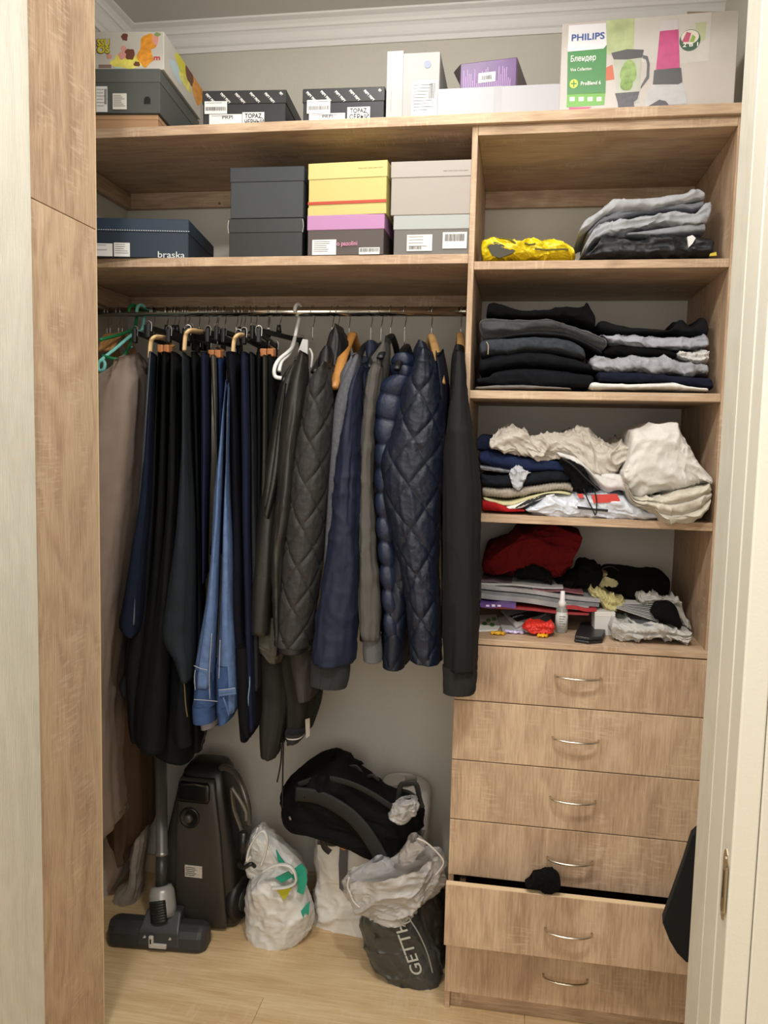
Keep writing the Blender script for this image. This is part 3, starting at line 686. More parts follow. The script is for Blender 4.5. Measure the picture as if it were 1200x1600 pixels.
F('hoodie', 'light grey hoodie at the top of the pile on the top cabinet shelf', 'clothes', G1, z4([(462, 495), (490, 455), (560, 405), (600, 375), (660, 372), (800, 355), (885, 345), (905, 328), (935, 322), (955, 335), (962, 360)]),
  z4([(464, 505), (510, 480), (560, 440), (620, 425), (700, 410), (800, 402), (900, 392), (962, 375)]), .05, .26, cl('#a9abb0'), layers=1, wr=.005, ridge=.004, rs=20)
F('sweatshirt', 'medium grey folded sweatshirt second from the top on the top cabinet shelf', 'clothes', G1, z4([(490, 510), (520, 470), (560, 436), (650, 412), (750, 402), (850, 394), (960, 378)]),
  z4([(500, 530), (540, 480), (600, 460), (700, 440), (800, 425), (900, 420), (960, 405)]), .062, .25, cl('#7c7e86'), wr=.004, ridge=.004, rs=20)
F('sweatshirt', 'pale grey sweatshirt with a drooping left end in the top cabinet pile', 'clothes', G1, z4([(480, 560), (510, 500), (560, 465), (650, 445), (750, 425), (860, 420), (925, 415), (965, 382), (985, 385), (988, 415)]),
  z4([(490, 585), (525, 545), (570, 520), (620, 515), (660, 510), (700, 498), (800, 482), (900, 478), (980, 460)]), .045, .27, cl('#a3a6ab'), layers=2, wr=.005, ridge=.005, rs=22)
F('t_shirt', 'thin grey shirt under the pale grey sweatshirt on the top cabinet shelf', 'clothes', G1, z4([(640, 508), (700, 496), (800, 480), (900, 470), (960, 466)]), z4([(650, 520), (760, 520), (880, 512), (965, 500)]), .055, .25, cl('#8f9296'), wr=.003)
tj = F('track_jacket', 'dark navy shiny track jacket at the bottom of the top cabinet pile', 'clothes', G1, z4([(470, 592), (510, 575), (545, 530), (575, 508), (640, 515), (720, 520), (800, 505), (900, 518), (985, 520), (995, 545)]),
  z4([(472, 600), (560, 604), (700, 602), (850, 600), (998, 598)]), .03, .27, mat('#14161c', .5, bump=.15, bscale=25), ridge=.006, rs=20, layers=2)
for q, m, nm in (([(885, 525), (905, 518), (918, 530), (905, 552), (890, 566)], WHT, 'white_patch'), ([(975, 590), (998, 584), (1000, 598), (972, 600)], mat('#cdb83a', .6), 'yellow_corner')):
    P = [at(*z, .026) for z in z4(q)]; k = len(P); mb = MB(); mb.add(P+[p+Vector((0, .006, 0)) for p in P], [tuple(range(k)), tuple(range(2*k-1, k-1, -1))]+[(i, i+k, (i+1) % k+k, (i+1) % k) for i in range(k)]); mb.put(nm, m, tj)
# compartment 2 left stack
F('trousers', 'matt black garment bunched on top of the left dark stack', 'clothes', G2, z5([(100, 150), (112, 128), (160, 132), (240, 158), (330, 155), (400, 140), (480, 136), (495, 118), (508, 135), (532, 180)]), z5([(95, 190), (200, 190), (350, 195), (450, 205), (532, 232)]), .05, .25, cl('#0c0c0e'), wr=.004, ridge=.003)
F('jacket', 'black garment with a soft sheen, second from top of the left dark stack', 'clothes', G2, z5([(70, 210), (85, 188), (200, 182), (350, 188), (430, 215), (520, 245), (582, 275)]), z5([(72, 255), (200, 262), (300, 244), (400, 246), (480, 285), (572, 312)]), .035, .27, mat('#191a1e', .6, bump=.1, bscale=20, sheen=.3), wr=.004)
F('jumper', 'thin charcoal jumper in the middle of the left dark stack', 'clothes', G2, z5([(130, 268), (250, 240), (350, 243), (450, 262), (560, 320)]), z5([(130, 280), (250, 262), (380, 264), (470, 290), (556, 335)]), .045, .25, cl('#232427'), layers=1)
dj = F('jeans', 'folded dark grey denim with a pale seam in the left dark stack', 'clothes', G2, z5([(68, 285), (95, 270), (200, 264), (330, 262), (430, 275), (490, 310)]), z5([(66, 338), (180, 336), (250, 322), (380, 328), (495, 356)]), .028, .27, cl('#363a40', .2, 120), wr=.003)
MB().tube(smoothpath([at(*z, .0225) for z in z5([(100, 285), (107, 300), (106, 335)])], 5), .0012, 6).put('seam', mat('#a89c82', .8), dj, True)
F('jumper', 'thick black jumper fourth from top of the left dark stack', 'clothes', G2, z5([(66, 350), (90, 340), (200, 324), (300, 320), (400, 338), (520, 368)]), z5([(62, 412), (150, 398), (250, 380), (380, 384), (515, 405)]), .03, .27, cl('#131418'), wr=.003)
F('sweatshirt', 'thick black sweatshirt with a folded cuff near the bottom of the left dark stack', 'clothes', G2, z5([(54, 425), (110, 415), (130, 400), (220, 384), (300, 383), (420, 398), (530, 412)]), z5([(54, 448), (150, 462), (300, 470), (400, 470), (520, 466)]), .02, .28, cl('#121418'), wr=.003)
F('t_shirt', 'thin taupe garment at the bottom of the left dark stack', 'clothes', G2, z5([(50, 460), (130, 452), (250, 450), (435, 464)]), z5([(50, 472), (200, 472), (440, 472)]), .012, .28, cl('#6f6a66'), wr=.002)
# right stack
F('jacket', 'dark charcoal garment with an upturned collar on top of the right stack', 'clothes', G3, z5([(525, 215), (560, 200), (650, 225), (750, 232), (840, 235), (850, 200), (875, 188), (905, 215), (935, 200), (950, 180), (965, 190), (975, 240)]), z5([(530, 242), (600, 250), (750, 250), (850, 256), (970, 262)]), .08, .22, cl('#1a1a1c'), wr=.004, ridge=.003)
F('t_shirt', 'pale grey folded shirt near the top of the right stack', 'clothes', G3, z5([(545, 246), (620, 250), (740, 256), (860, 254), (900, 262), (977, 256)]), z5([(560, 265), (600, 292), (700, 300), (850, 312), (978, 306)]), .05, .25, cl('#9c9ea8'), wr=.004, ridge=.005, rs=24)
F('t_shirt', 'black folded shirt in the middle of the right stack', 'clothes', G3, z5([(555, 320), (600, 296), (700, 302), (800, 314), (850, 326)]), z5([(560, 336), (680, 342), (780, 340), (850, 348)]), .055, .24, cl('#0b0b0c'), wr=.003)
F('t_shirt', 'rolled white cloth at the right end of the right stack', 'clothes', G3, z5([(845, 325), (880, 316), (930, 312), (976, 310)]), z5([(848, 340), (880, 362), (930, 372), (977, 366)]), .045, .22, cl('#c9c7c4'), wr=.003, ridge=.006, rs=30, layers=2)
F('jumper', 'heather grey crumpled jumper in the lower right stack', 'clothes', G3, z5([(503, 352), (530, 338), (620, 346), (700, 340), (800, 338), (860, 360), (979, 372)]), z5([(508, 392), (580, 396), (680, 404), (800, 412), (978, 416)]), .03, .26, cl('#999aa0', .15, 90), wr=.005, ridge=.007, rs=26)
F('trousers', 'navy folded garment second from the bottom of the right stack', 'clothes', G3, z5([(530, 405), (560, 396), (700, 402), (850, 412), (990, 424)]), z5([(536, 436), (650, 446), (800, 446), (1000, 472)]), .022, .27, cl('#1a1c2c'), wr=.002)
F('t_shirt', 'bright white folded cloth at the bottom of the right stack', 'clothes', G3, z5([(502, 450), (530, 440), (650, 446), (820, 440), (900, 456), (978, 466)]), z5([(502, 468), (560, 472), (800, 472), (978, 478)]), .004, .28, cl('#dcdbd8', .02), wr=.002, layers=1)
# compartment 3
def z6(l): return [(720+a/2.5, 620+b/2.5) for a, b in l]
F('t_shirt', 'dark navy folded garment at the upper left of the third shelf', 'clothes', G4, z6([(60, 165), (75, 148), (120, 150), (200, 165)]), z6([(62, 214), (120, 222), (200, 228)]), .05, .24, cl('#1b2136'), wr=.003)
F('t_shirt', 'royal blue shirt lying over the black folded clothes on the third shelf', 'clothes', G4, z6([(66, 222), (110, 210), (200, 228), (300, 240), (390, 250), (435, 285)]), z6([(66, 258), (150, 278), (240, 290), (350, 290), (438, 302)]), .035, .26, cl('#202a48'), wr=.004, ridge=.003)
F('t_shirt', 'thin grey striped garment under the royal blue shirt', 'clothes', G4, z6([(70, 262), (120, 268), (200, 282), (260, 284)]), z6([(72, 285), (130, 298), (250, 300)]), .04, .24, cl('#8b8d92', .3, 60), wr=.003, layers=3)
F('trousers', 'black folded trousers in the left pile of the third shelf', 'clothes', G4, z6([(72, 298), (150, 305), (250, 298), (380, 288), (440, 305)]), z6([(74, 350), (160, 358), (280, 345), (430, 332)]), .03, .26, cl('#1b1e24'), wr=.003)
F('scarf', 'knotted white cloth hanging over the black trousers on the third shelf', 'clothes', None, z6([(188, 285), (225, 270), (250, 280), (275, 292)]), z6([(190, 330), (212, 362), (235, 355), (262, 305)]), .018, .05, cl('#b4b5ba'), wr=.003, ridge=.005, rs=45, end=.3)
F('jumper', 'beige ribbed jumper with a rolled end in the third shelf pile', 'clothes', G4, z6([(78, 355), (200, 360), (300, 345), (380, 335), (430, 335), (445, 360)]), z6([(80, 388), (180, 402), (280, 385), (380, 370), (442, 376)]), .026, .26, cl('#9b9286', .15, 140), wr=.002, layers=1, fn=lambda q: .0012*np.sin(q[..., 0]*900))
F('pillowcase', 'pale yellow folded cloth in the lower left of the third shelf', 'clothes', G4, z6([(82, 392), (180, 404), (280, 382), (380, 368), (438, 378)]), z6([(84, 404), (180, 435), (260, 412), (340, 380), (438, 388)]), .022, .26, cl('#c9c39a'), wr=.002)
st = F('scarf', 'black and white striped cloth peeking from the third shelf pile', 'clothes', None, z6([(170, 432), (230, 412), (300, 392), (370, 378)]), z6([(190, 442), (240, 438), (280, 415), (370, 386)]), .018, .2, cl('#e0dfdb'), wr=.001)
for k in range(5):
    MB().tube(smoothpath([at(*z, .0165) for z in z6([(215+k*16, 434-k*6), (240+k*16, 418-k*5), (268+k*16, 402-k*4)])], 4), .0016, 6).put('stripe', BLK, st, True)
F('t_shirt', 'red folded cloth at the bottom left of the third shelf', 'clothes', G4, z6([(80, 402), (130, 405), (180, 430), (250, 440)]), z6([(80, 450), (160, 452), (255, 452)]), .02, .25, cl('#9c1c20'), wr=.003, ridge=.003)
ml = F('mailing_bag', 'glossy white plastic mailing bag with a red print on the third shelf', 'bag', None, z6([(250, 440), (300, 410), (340, 384), (420, 384), (520, 378), (620, 378), (680, 420), (760, 455)]), z6([(250, 452), (320, 474), (420, 486), (560, 487), (680, 484), (790, 480)]), .0, .27, mat('#cfd4de', .3, bump=.2, bscale=22), nx=140, nt=110, wr=.003, ridge=.005, rs=20, p=.9)
for q, m, nm in (([(510, 384), (610, 380), (625, 410), (520, 416)], mat('#c8352a', .4), 'red_print'), ([(455, 428), (520, 436), (575, 440), (574, 450), (500, 442), (458, 438)], BLK, 'black_print'), ([(455, 380), (475, 379), (482, 394), (462, 396)], mat('#c8352a', .4), 'red_print')):
    P = [at(*z, -.0035) for z in z6(q)]; k = len(P); mb = MB(); mb.add(P+[p+Vector((0, .012, 0)) for p in P], [tuple(range(k)), tuple(range(2*k-1, k-1, -1))]+[(i, i+k, (i+1) % k+k, (i+1) % k) for i in range(k)]); mb.put(nm, m, ml)
cream = cl('#bcb5aa', .04); 
F('t_shirt', 'crumpled greige shirt sprawled over the left pile of the third shelf', 'clothes', None, z6([(108, 190), (125, 160), (185, 122), (250, 135), (270, 160), (330, 150), (400, 142), (470, 124), (515, 140), (560, 165), (600, 180), (640, 168), (685, 195)]),
  z6([(112, 205), (180, 222), (270, 240), (350, 245), (420, 240), (490, 285), (510, 330), (565, 368), (600, 340), (630, 290), (680, 230)]), .02, .24, cream, nx=170, nt=130, wr=.006, ridge=.009, rs=24, end=.02)
F('t_shirt', 'white cloth layer under the crumpled shirt on the third shelf', 'clothes', None, z6([(370, 215), (440, 230), (520, 280), (600, 300), (660, 310)]), z6([(380, 235), (480, 280), (560, 368), (620, 372), (668, 385)]), .012, .2, cl('#cfcdca', .03), wr=.004, ridge=.004)
F('sheet', 'large white and cream cotton cloth draped over the right end of the third shelf', 'cloth', None, z6([(632, 300), (660, 220), (680, 135), (740, 115), (850, 98), (868, 130), (900, 190), (930, 240), (960, 280), (995, 325)]),
  z6([(635, 320), (655, 370), (680, 395), (760, 388), (850, 375), (940, 350), (995, 345)]), -.02, .26, cl('#d3d0ca', .03), nx=140, nt=110, wr=.006, ridge=.006, rs=14, end=.03, p=.8)
F('sheet', 'rolled cream bedding bulging over the shelf edge under the draped white cloth', 'cloth', None, z6([(645, 330), (680, 392), (760, 388), (850, 374), (940, 348), (994, 345)]),
  z6([(650, 370), (680, 425), (760, 450), (790, 492), (850, 508), (920, 500), (965, 460), (990, 420)]), -.03, .22, cl('#c6c0b2', .04), nx=140, nt=110, layers=3, g=.006, wr=.005, ridge=.006, rs=18, end=.05)
bs = thing('drawstring_bag', 'black cloth bag with two dangling cords on the third shelf', 'bag', at(900, 745, .05))
fold('cloth', z6([(385, 245), (420, 238), (470, 260), (495, 300), (500, 340)]), z6([(400, 275), (430, 330), (450, 375), (480, 385), (500, 375)]), .006, .1, cl('#0d0d0f'), bs, ridge=.005, rs=30)
for q in ([(480, 360), (495, 400), (515, 440), (524, 462)], [(520, 360), (530, 400), (530, 450), (524, 462)]):
    MB().tube(smoothpath([at(*z, -.006) for z in z6(q)], 6), .004, 8, flat=.35).put('cord', BLK, bs, True)
MB().tube(smoothpath([at(*z, -.006) for z in z6([(395, 240), (440, 270), (480, 310), (540, 365)])], 6), .005, 8, flat=.35).put('cord', BLK, bs, True)

# compartment 4 : things on the deck board (z = ZD)
def z7(l): return [(720+a/3, 800+b/3) for a, b in l]
F('t_shirt', 'deep red crumpled fabric heaped at the back left of the deck shelf', 'clothes', None, z7([(95, 230), (140, 180), (220, 140), (330, 80), (480, 85), (545, 105), (578, 135), (540, 190), (525, 240)]), z7([(96, 300), (180, 305), (280, 290), (380, 320), (440, 328), (500, 290), (525, 270)]), .16, .24, cl('#5c1113', .1, 15), nx=140, nt=110, wr=.008, ridge=.011, rs=15)
F('t_shirt', 'small black cloth poking from under the red fabric', 'clothes', None, z7([(250, 290), (300, 255), (360, 250), (430, 300)]), z7([(260, 312), (330, 325), (430, 345)]), .14, .12, cl('#0a0a0a'), ridge=.006, rs=25)
F('cap', 'black crumpled cap beside the red fabric on the deck shelf', 'clothes', None, z7([(440, 345), (490, 310), (550, 290), (560, 250), (600, 242), (650, 265), (672, 300), (640, 350)]), z7([(440, 360), (520, 372), (600, 372), (650, 360)]), .15, .14, cl('#090909'), ridge=.006, rs=22)
F('pouch', 'black padded roll at the back right of the deck shelf', 'bag', None, z7([(695, 290), (720, 282), (850, 290), (960, 302), (990, 320)]), z7([(620, 350), (720, 385), (780, 415), (850, 425), (985, 395)]), .17, .16, cl('#090909'), wr=.002)
MB().tube(smoothpath([at(*z, .20) for z in z7([(650, 275), (680, 258), (715, 258), (740, 282), (725, 300)])], 8), .004, 8, flat=.4).put('strap', BLK, None, True)
tag(bpy.data.objects['strap'], 'black strap loop standing up behind the pale yellow cloth', 'strap')
F('cloth', 'pale yellow cloth behind the black straps on the deck shelf', 'cloth', None, z7([(628, 335), (660, 305), (710, 305), (748, 335)]), z7([(635, 345), (690, 362), (745, 345)]), .165, .08, cl('#b5ad86'), ridge=.007, rs=40, end=.2)
F('cloth', 'pale yellow crumpled cloth in front on the deck shelf', 'cloth', None, z7([(602, 370), (640, 365), (700, 390), (750, 410), (780, 430)]), z7([(606, 395), (650, 430), (680, 465), (730, 462), (778, 445)]), .11, .1, cl('#b9b07e', .1), ridge=.010, rs=38, end=.08)
# stacked papers and files
rs = np.random.RandomState(11)
def sheet(name, label, z, pts, h, m, cat, dz=None, group=None):
    """flat item with outline pts (pixels) at its top height z"""
    P = [atz(a, b, z+h) for a, b in pts]; k = len(P)
    mb = MB(); mb.add(P+[p-Vector((0, 0, h)) for p in P], [tuple(range(k)), tuple(range(2*k-1, k-1, -1))]+[(i, i+k, (i+1) % k+k, (i+1) % k) for i in range(k)])
    o = mb.put(name, m); bevel(o, min(.0006, h*.3)); return tag(o, label, cat, group)
def slab(name, label, cat, px0, py0, px1, py1, Y0, d, h, m, yaw=0, group=None, tilt=0):
    """document whose front edge runs between two pixels at depth Y0 ; bottom at that edge"""
    A, B = at(px0, py0, Y0), at(px1, py1, Y0); 
    if A.z < ZD+.0006: A.z = ZD+.0006
    if B.z < ZD+.0006: B.z = ZD+.0006
    up_, bk = Vector((0, 0, h)), Vector((yaw, d, tilt)); r = 3; V = []
    for i in range(9):
        q = A.lerp(B, i/8)+Vector((0, 0, .0015*math.sin(i*1.1+px0)))
        V += [q, q+up_, q+bk+up_, q+bk]
    Fc = [(4*i+j, 4*i+(j+1) % 4, 4*i+4+(j+1) % 4, 4*i+4+j) for i in range(8) for j in range(4)]+[(3, 2, 1, 0), (32, 33, 34, 35)]
    return tag(put(name, V, Fc, m), label, cat, group)
DG = 'magazines and plastic files on the deck shelf'
docs = [('#8f2a2e', 905, 950, 752, 935, .004, 'magazine with a dark red edge at the bottom of the deck shelf stack'),
        ('#b9b8ba', 890, 944, 752, 938, .010, 'thick clear plastic file in the deck shelf stack'),
        ('#9fa0a4', 880, 938, 752, 936, .009, 'crinkled clear file with papers in the deck shelf stack'),
        ('#d0cfce', 868, 930, 752, 930, .005, 'white paper wad near the top of the deck shelf stack'),
        ('#7f4a52', 860, 924, 830, 928, .003, 'magazine with a dull pink cover in the deck shelf stack'),
        ('#cfcaca', 850, 905, 752, 870, .004, 'white magazine on top of the deck shelf stack'),
        ('#6a5a62', 846, 900, 752, 800, .003, 'magazine with a dark cover on top of the stack below the red fabric')]
z = ZD+.001
rows = [(752, 949, 920, 962, '#8f2226', .006, .09, 'dark red edged magazine at the base of the files beside the spray bottle'),
        (752, 934, 920, 955, '#8f8e90', .012, .095, 'thick clear plastic file above the dark red magazine'),
        (752, 927, 936, 949, '#6f6f72', .009, .10, 'grey clear file holding papers, middle of the deck shelf stack'),
        (752, 919, 938, 942, '#939294', .010, .105, 'wrinkled transparent file near the top of the deck shelf stack'),
        (832, 922, 912, 928, '#7c4a50', .003, .11, 'dull pink magazine edge near the top of the deck shelf stack'),
        (752, 913, 880, 921, '#a09e9e', .005, .115, 'white magazine at the top of the deck shelf stack'),
        (752, 908, 800, 913, '#5a4a50', .003, .12, 'dark covered magazine topmost under the red fabric')]
zprev = ZD+.0008
for i, (x0, y0, x1, y1, c_, h, Y, lb) in enumerate(rows):
    slab('magazine' if 'maga' in lb else 'plastic_file', lb, 'magazine' if 'maga' in lb else 'file', x0, y0, x1, y1, Y, .22, h, mat(c_, .3 if 'clear' in lb or 'transp' in lb else .5, bump=.2, bscale=35, var=.15, vscale=30), group=DG)
slab('book', 'red book spine under the plastic files beside the spray bottle', 'book', 885, 951, 932, 957, .085, .16, .008, mat('#a3191f', .4))
slab('booklet', 'purple booklet with white lettering at the left of the deck shelf', 'booklet', 750, 949, 806, 950, .06, .1, .009, mat('#5b3a86', .4))
for k in range(3):
    q_ = at(762+k*9, 947, .0585); MB().box(q_.x-.004, q_.x+.004, .0582, .0592, q_.z-.0015, q_.z+.003+.001*(k % 2)).put('print', mat('#d8cfe6', .5), bpy.data.objects['booklet'])
sheet('leaflet', 'white leaflet with green leaf print at the front left of the deck shelf', ZD+.001, [(748, 961), (775, 960), (782, 978), (778, 984), (748, 985)], .004, mat('#dfe1dd', .4), 'leaflet')
for k, (x, y) in enumerate(((757, 974), (763, 969), (769, 976), (772, 967))):
    P = [atz(x+4*math.cos(a), y+3*math.sin(a), ZD+.0056) for a in np.linspace(0, 6.28, 8, endpoint=False)]
    mb = MB(); mb.add(P+[p-Vector((0, 0, .0008)) for p in P], [tuple(range(8))]+[(i, i+8, (i+1) % 8+8, (i+1) % 8) for i in range(8)]); mb.put('leaf_print', mat(('#4f8a3e', '#6fa05a')[k % 2], .5), bpy.data.objects['leaflet'])
sheet('magazine', 'glossy grey brochure lying under the white brochure on the deck shelf', ZD+.001, [(778, 965), (800, 958), (860, 959), (862, 975), (840, 984), (785, 984)], .007, mat('#bfbfbf', .35), 'magazine')
br_ = sheet('brochure', 'white brochure with a black photo strip on the deck shelf', ZD+.0095, [(783, 953), (833, 945), (854, 958), (838, 966), (806, 979)], .005, mat('#d6d6d4', .35), 'magazine')
P = [atz(a, b, ZD+.0151) for a, b in ((795, 962), (838, 952), (853, 958), (808, 971))]
mb = MB(); mb.add(P+[p-Vector((0, 0, .0008)) for p in P], [(0, 1, 2, 3), (7, 6, 5, 4)]+[(i, i+4, (i+1) % 4+4, (i+1) % 4) for i in range(4)]); mb.put('photo_strip', mat('#28262a', .4), br_)
a_, b_ = atz(799, 966, ZD+.0157), atz(818, 961, ZD+.0157)
text('LOVE', a_, (b_-a_), Vector((0, 0, 1)).cross(b_-a_), .011, WHT, br_, 'lettering', .0002, (b_-a_).length, bold=.02)
F('cloth', 'small bright red crumpled cloth in front of the brochures', 'cloth', None, z7([(288, 545), (320, 526), (380, 524), (443, 528)]), z7([(290, 550), (330, 562), (390, 568), (443, 566)]), .035, .05, mat('#cf2a1e', .5), ridge=.005, rs=40, end=.12)
def candy(px, py, w_, m, lb, name='candy'):
    c = atz(px, py, ZD+.005); r = thing(name, lb, 'candy', (c.x, c.y, ZD))
    SEED[0] += 1; mb = MB(); n1, n2 = 16, 12; V = []
    for i in range(n1):
        t_ = i/(n1-1)*2-1; x = t_*w_/2; rad = .0055*(1 if abs(t_) < .45 else .45+abs(math.sin((abs(t_)-.45)*5))*.6)
        for j in range(n2):
            a = 6.283*j/n2; q = 1+.15*math.sin(3*a+i)
            V.append((c.x+x+.002*math.cos(a), c.y+rad*1.5*math.cos(a)*q, max(ZD+.0004, c.z+rad*.85*math.sin(a)*q)))
    Fc = [(i*n2+j, i*n2+(j+1) % n2, (i+1)*n2+(j+1) % n2, (i+1)*n2+j) for i in range(n1-1) for j in range(n2)]+[tuple(range(n2))[::-1], tuple((n1-1)*n2+j for j in range(n2))]
    put('wrapper', V, Fc, m, r, True)
candy(778, 989, .033, mat('#dba51e', .3), 'yellow wrapped candy at the left front edge of the deck shelf')
candy(848, 993, .024, mat('#e0a416', .3), 'small yellow wrapped candy left of the spray bottle')
candy(803, 987, .05, mat('#b9aed0', .3, var=.6, vscale=160), 'white and purple candy wrapper between the two yellow candies')
# spray bottle
c = atz(877, 990, ZD); c.y += .015
sb = thing('spray_bottle', 'small clear spray bottle with a white nozzle cap on the deck shelf', 'bottle', (c.x, c.y, ZD))
ht = at(877, 948, c.y).z-ZD; h2 = at(877, 923, c.y).z-ZD
prof = [(.0135, 0), (.0145, .002), (.0145, ht-.006), (.011, ht), (.007, ht+.003)]
MB().lathe([(r_, h_) for r_, h_ in prof], (c.x, c.y, ZD+.0003), n=28).put('bottle', mat('#cfd2cc', .08, trans=.6, spec=.5), sb, True)
MB().lathe([(.0152, .008), (.0152, ht-.012)], (c.x, c.y, ZD), n=28).put('label', mat('#c8cac4', .4), sb, True)
mb = MB()
for k in range(6): mb.box(c.x-.006, c.x+.004+.002*(k % 3), c.y-.0158, c.y-.0148, ZD+.012+k*.006, ZD+.0135+k*.006)
mb.put('print', mat('#6b6f6b', .6), sb)
MB().lathe([(.0095, ht-.0), (.0095, ht+.012), (.0065, ht+.016), (.0055, h2-.001), (.004, h2)], (c.x, c.y, ZD), n=24).put('cap', mat('#e6e4e2', .4), sb, True)
# wallet
P = [atz(*q, ZD+.016) for q in z7([(560, 515), (620, 510), (672, 520), (682, 545), (664, 585), (600, 590), (532, 580), (538, 560)])]
wl = thing('wallet', 'small black wallet in the middle of the deck shelf', 'wallet', (P[0].x, P[0].y, ZD))
k = len(P)
def pl_(z0, z1, sc_, nm, m):
    cc = sum(P, Vector())/k; Q = [cc+(p-cc)*sc_ for p in P]; mb = MB(); mb.add([Vector((p.x, p.y, z1)) for p in Q]+[Vector((p.x, p.y, z0)) for p in Q], [tuple(range(k))[::-1], tuple(range(k, 2*k))]+[(i, (i+1) % k, (i+1) % k+k, i+k) for i in range(k)]); o = mb.put(nm, m, wl); bevel(o, .003, 3); return o
pl_(ZD+.0003, ZD+.0075, 1, 'lower_flap', mat('#1b1b1d', .4)); pl_(ZD+.008, ZD+.016, .98, 'upper_flap', mat('#222225', .38))
# white box, notebook fan, rolled bag, black pouch
WBX = Box('paper_box', 'small white paper box beside the wallet', 'box', 930, 'L', .085, .048, .05, 956, ZD+.0005, 4)
WBX.part('box_body', 0, WBX.w, 0, WBX.d, 0, WBX.h, mat('#cfcdc8', .6)); WBX.part('box_lid', -.0006, WBX.w+.0006, -.0006, WBX.d, WBX.h-.012, WBX.h+.0008, mat('#d6d4cf', .6))
F('shopping_bag', 'white cotton bag lying rolled at the right end of the deck shelf', 'bag', None, z7([(703, 545), (730, 525), (790, 530), (860, 545), (950, 535), (1000, 545), (1060, 560), (1090, 560)]), z7([(705, 580), (760, 603), (850, 606), (930, 605), (1010, 615), (1060, 625), (1090, 600)]), .025, .17, cl('#b9b7b2', .1, 20), wr=.005, ridge=.009, rs=26, nx=140, nt=110, layers=2, g=.003)
nb = thing('notebook', 'fanned open notebook lying on the white cotton bag', 'notebook', at(990, 965, .08))
for k in range(9):
    A = at(963+k*1.2, 950-k*.9, .10); Bq = at(1030-k*1.0, 972-k*3.4, .07+k*.004); bk = Vector((.0, .07, .012-k*.002))
    V = [A, Bq, Bq+bk, A+bk]; V += [p-Vector((0, 0, .0007)) for p in V]
    put('page', V, [(0, 1, 2, 3), (7, 6, 5, 4)]+[(i, i+4, (i+1) % 4+4, (i+1) % 4) for i in range(4)], mat(('#c7c6c3', '#aaa9a8')[k % 2], .6), nb)
P_ = sheet('phone', 'slim silver device lying in front of the notebook', at(1000, 972, .07).z-.006, [(980, 966), (1030, 971), (1028, 977), (985, 974)], .006, mat('#8f929a', .3, .5), 'device')
F('pouch', 'black pouch resting on the white cotton bag at the right of the deck shelf', 'bag', None, z7([(900, 470), (940, 435), (985, 430), (1020, 455), (1038, 520)]), z7([(905, 500), (950, 515), (1000, 535), (1040, 548)]), .045, .09, cl('#0a0a0b'), wr=.004, end=.08)
F('cloth', 'pale grey cloth bunched behind the notebook at the right', 'cloth', None, z7([(835, 400), (900, 395), (960, 405), (1030, 425), (1060, 500), (1088, 550)]), z7([(840, 440), (920, 450), (1000, 470), (1040, 530), (1086, 580)]), .10, .09, cl('#a9a79f'), wr=.004, ridge=.010, rs=30)

# ================================================================== HANGERS
def hook_path(x, z0, yaw, zc=RZ):
    """wire hook over the rail: from the neck up round the rod"""
    R_ = .0145; ca, sa = math.cos(yaw), math.sin(yaw)
    P = [(0, z0), (0, zc-.045), (.004, zc-.034), (.0125, zc-.018)]
    P += [(R_*math.cos(a), zc+R_*math.sin(a)) for a in np.linspace(-.5, math.pi*1.08, 12)]
    return [Vector((x+u*sa, RY+u*ca, z)) for u, z in P]
def hook(x, z0, yaw, par, m=STEEL, r=.0013): return MB().tube(smoothpath(hook_path(x, z0, yaw), 3), r, 6).put('hook', m, par, True)
def hgr(lbl, x, z0, group=None): return thing('hanger', lbl, 'hanger', (x, RY, z0), group)
def railx(px): return at(px, 487, RY).x
NG = 'black clip hangers holding the trousers'
def clip_hanger(px, pyn, yaw=0.0, ln=.15, kind='black', label=None):
    """trouser hanger: hook, neck block, bar running front to back, two clips"""
    x = railx(px); zn = at(px, pyn, RY).z
    r = hgr(label or 'black plastic clip hanger holding trousers on the chrome rail', x, zn, None if label else NG)
    hook(x, zn, yaw, r)
    m = BLK if kind == 'black' else WOODH
    MB().tube([(x, RY, zn+.012), (x, RY, zn-.008)], [.005, .008], 8).put('neck', BLK, r, True)
    sa, ca = math.sin(yaw), math.cos(yaw)
    fr = lambda u, d, w_: (x+u*ca+d*sa, RY-u*sa+d*ca, zn-.012+w_)
    o = MB().box(-.004, .004, -ln, ln, -.009, .004, fr).put('bar', m, r); bevel(o, .002, 2)
    for s_ in (-1, 1):
        o = MB().box(-.0055, .0055, s_*ln-.010, s_*ln+.010, -.030, .006, fr).put('clip', m, r); bevel(o, .003, 2)
        MB().tube(smoothpath([fr(-.0065, s_*ln, -.012), fr(-.007, s_*ln, .008), fr(.0, s_*ln, .013), fr(.007, s_*ln, .008), fr(.0065, s_*ln, -.012)], 4), .0009, 5).put('spring', STEEL, o)
    return r
rs = np.random.RandomState(5)
HL = ['above the slate grey trousers', 'above the dark navy denim trousers', 'above the charcoal trousers left of the slate-black pair', 'directly right of the first pale wooden clamp', 'just left of the middle pale wooden clamp', 'just right of the middle pale wooden clamp', 'above the indigo trousers', 'above the thin grey-green trousers', 'above the tip of the light blue jeans', 'touching the pale wooden clamp above the jeans', 'above the very dark navy trousers', 'above the charcoal trousers right of the jeans', 'above the black trousers left of the leather jacket', 'above the third orange-brown clamp block', 'second hook left of the long white plastic hook']
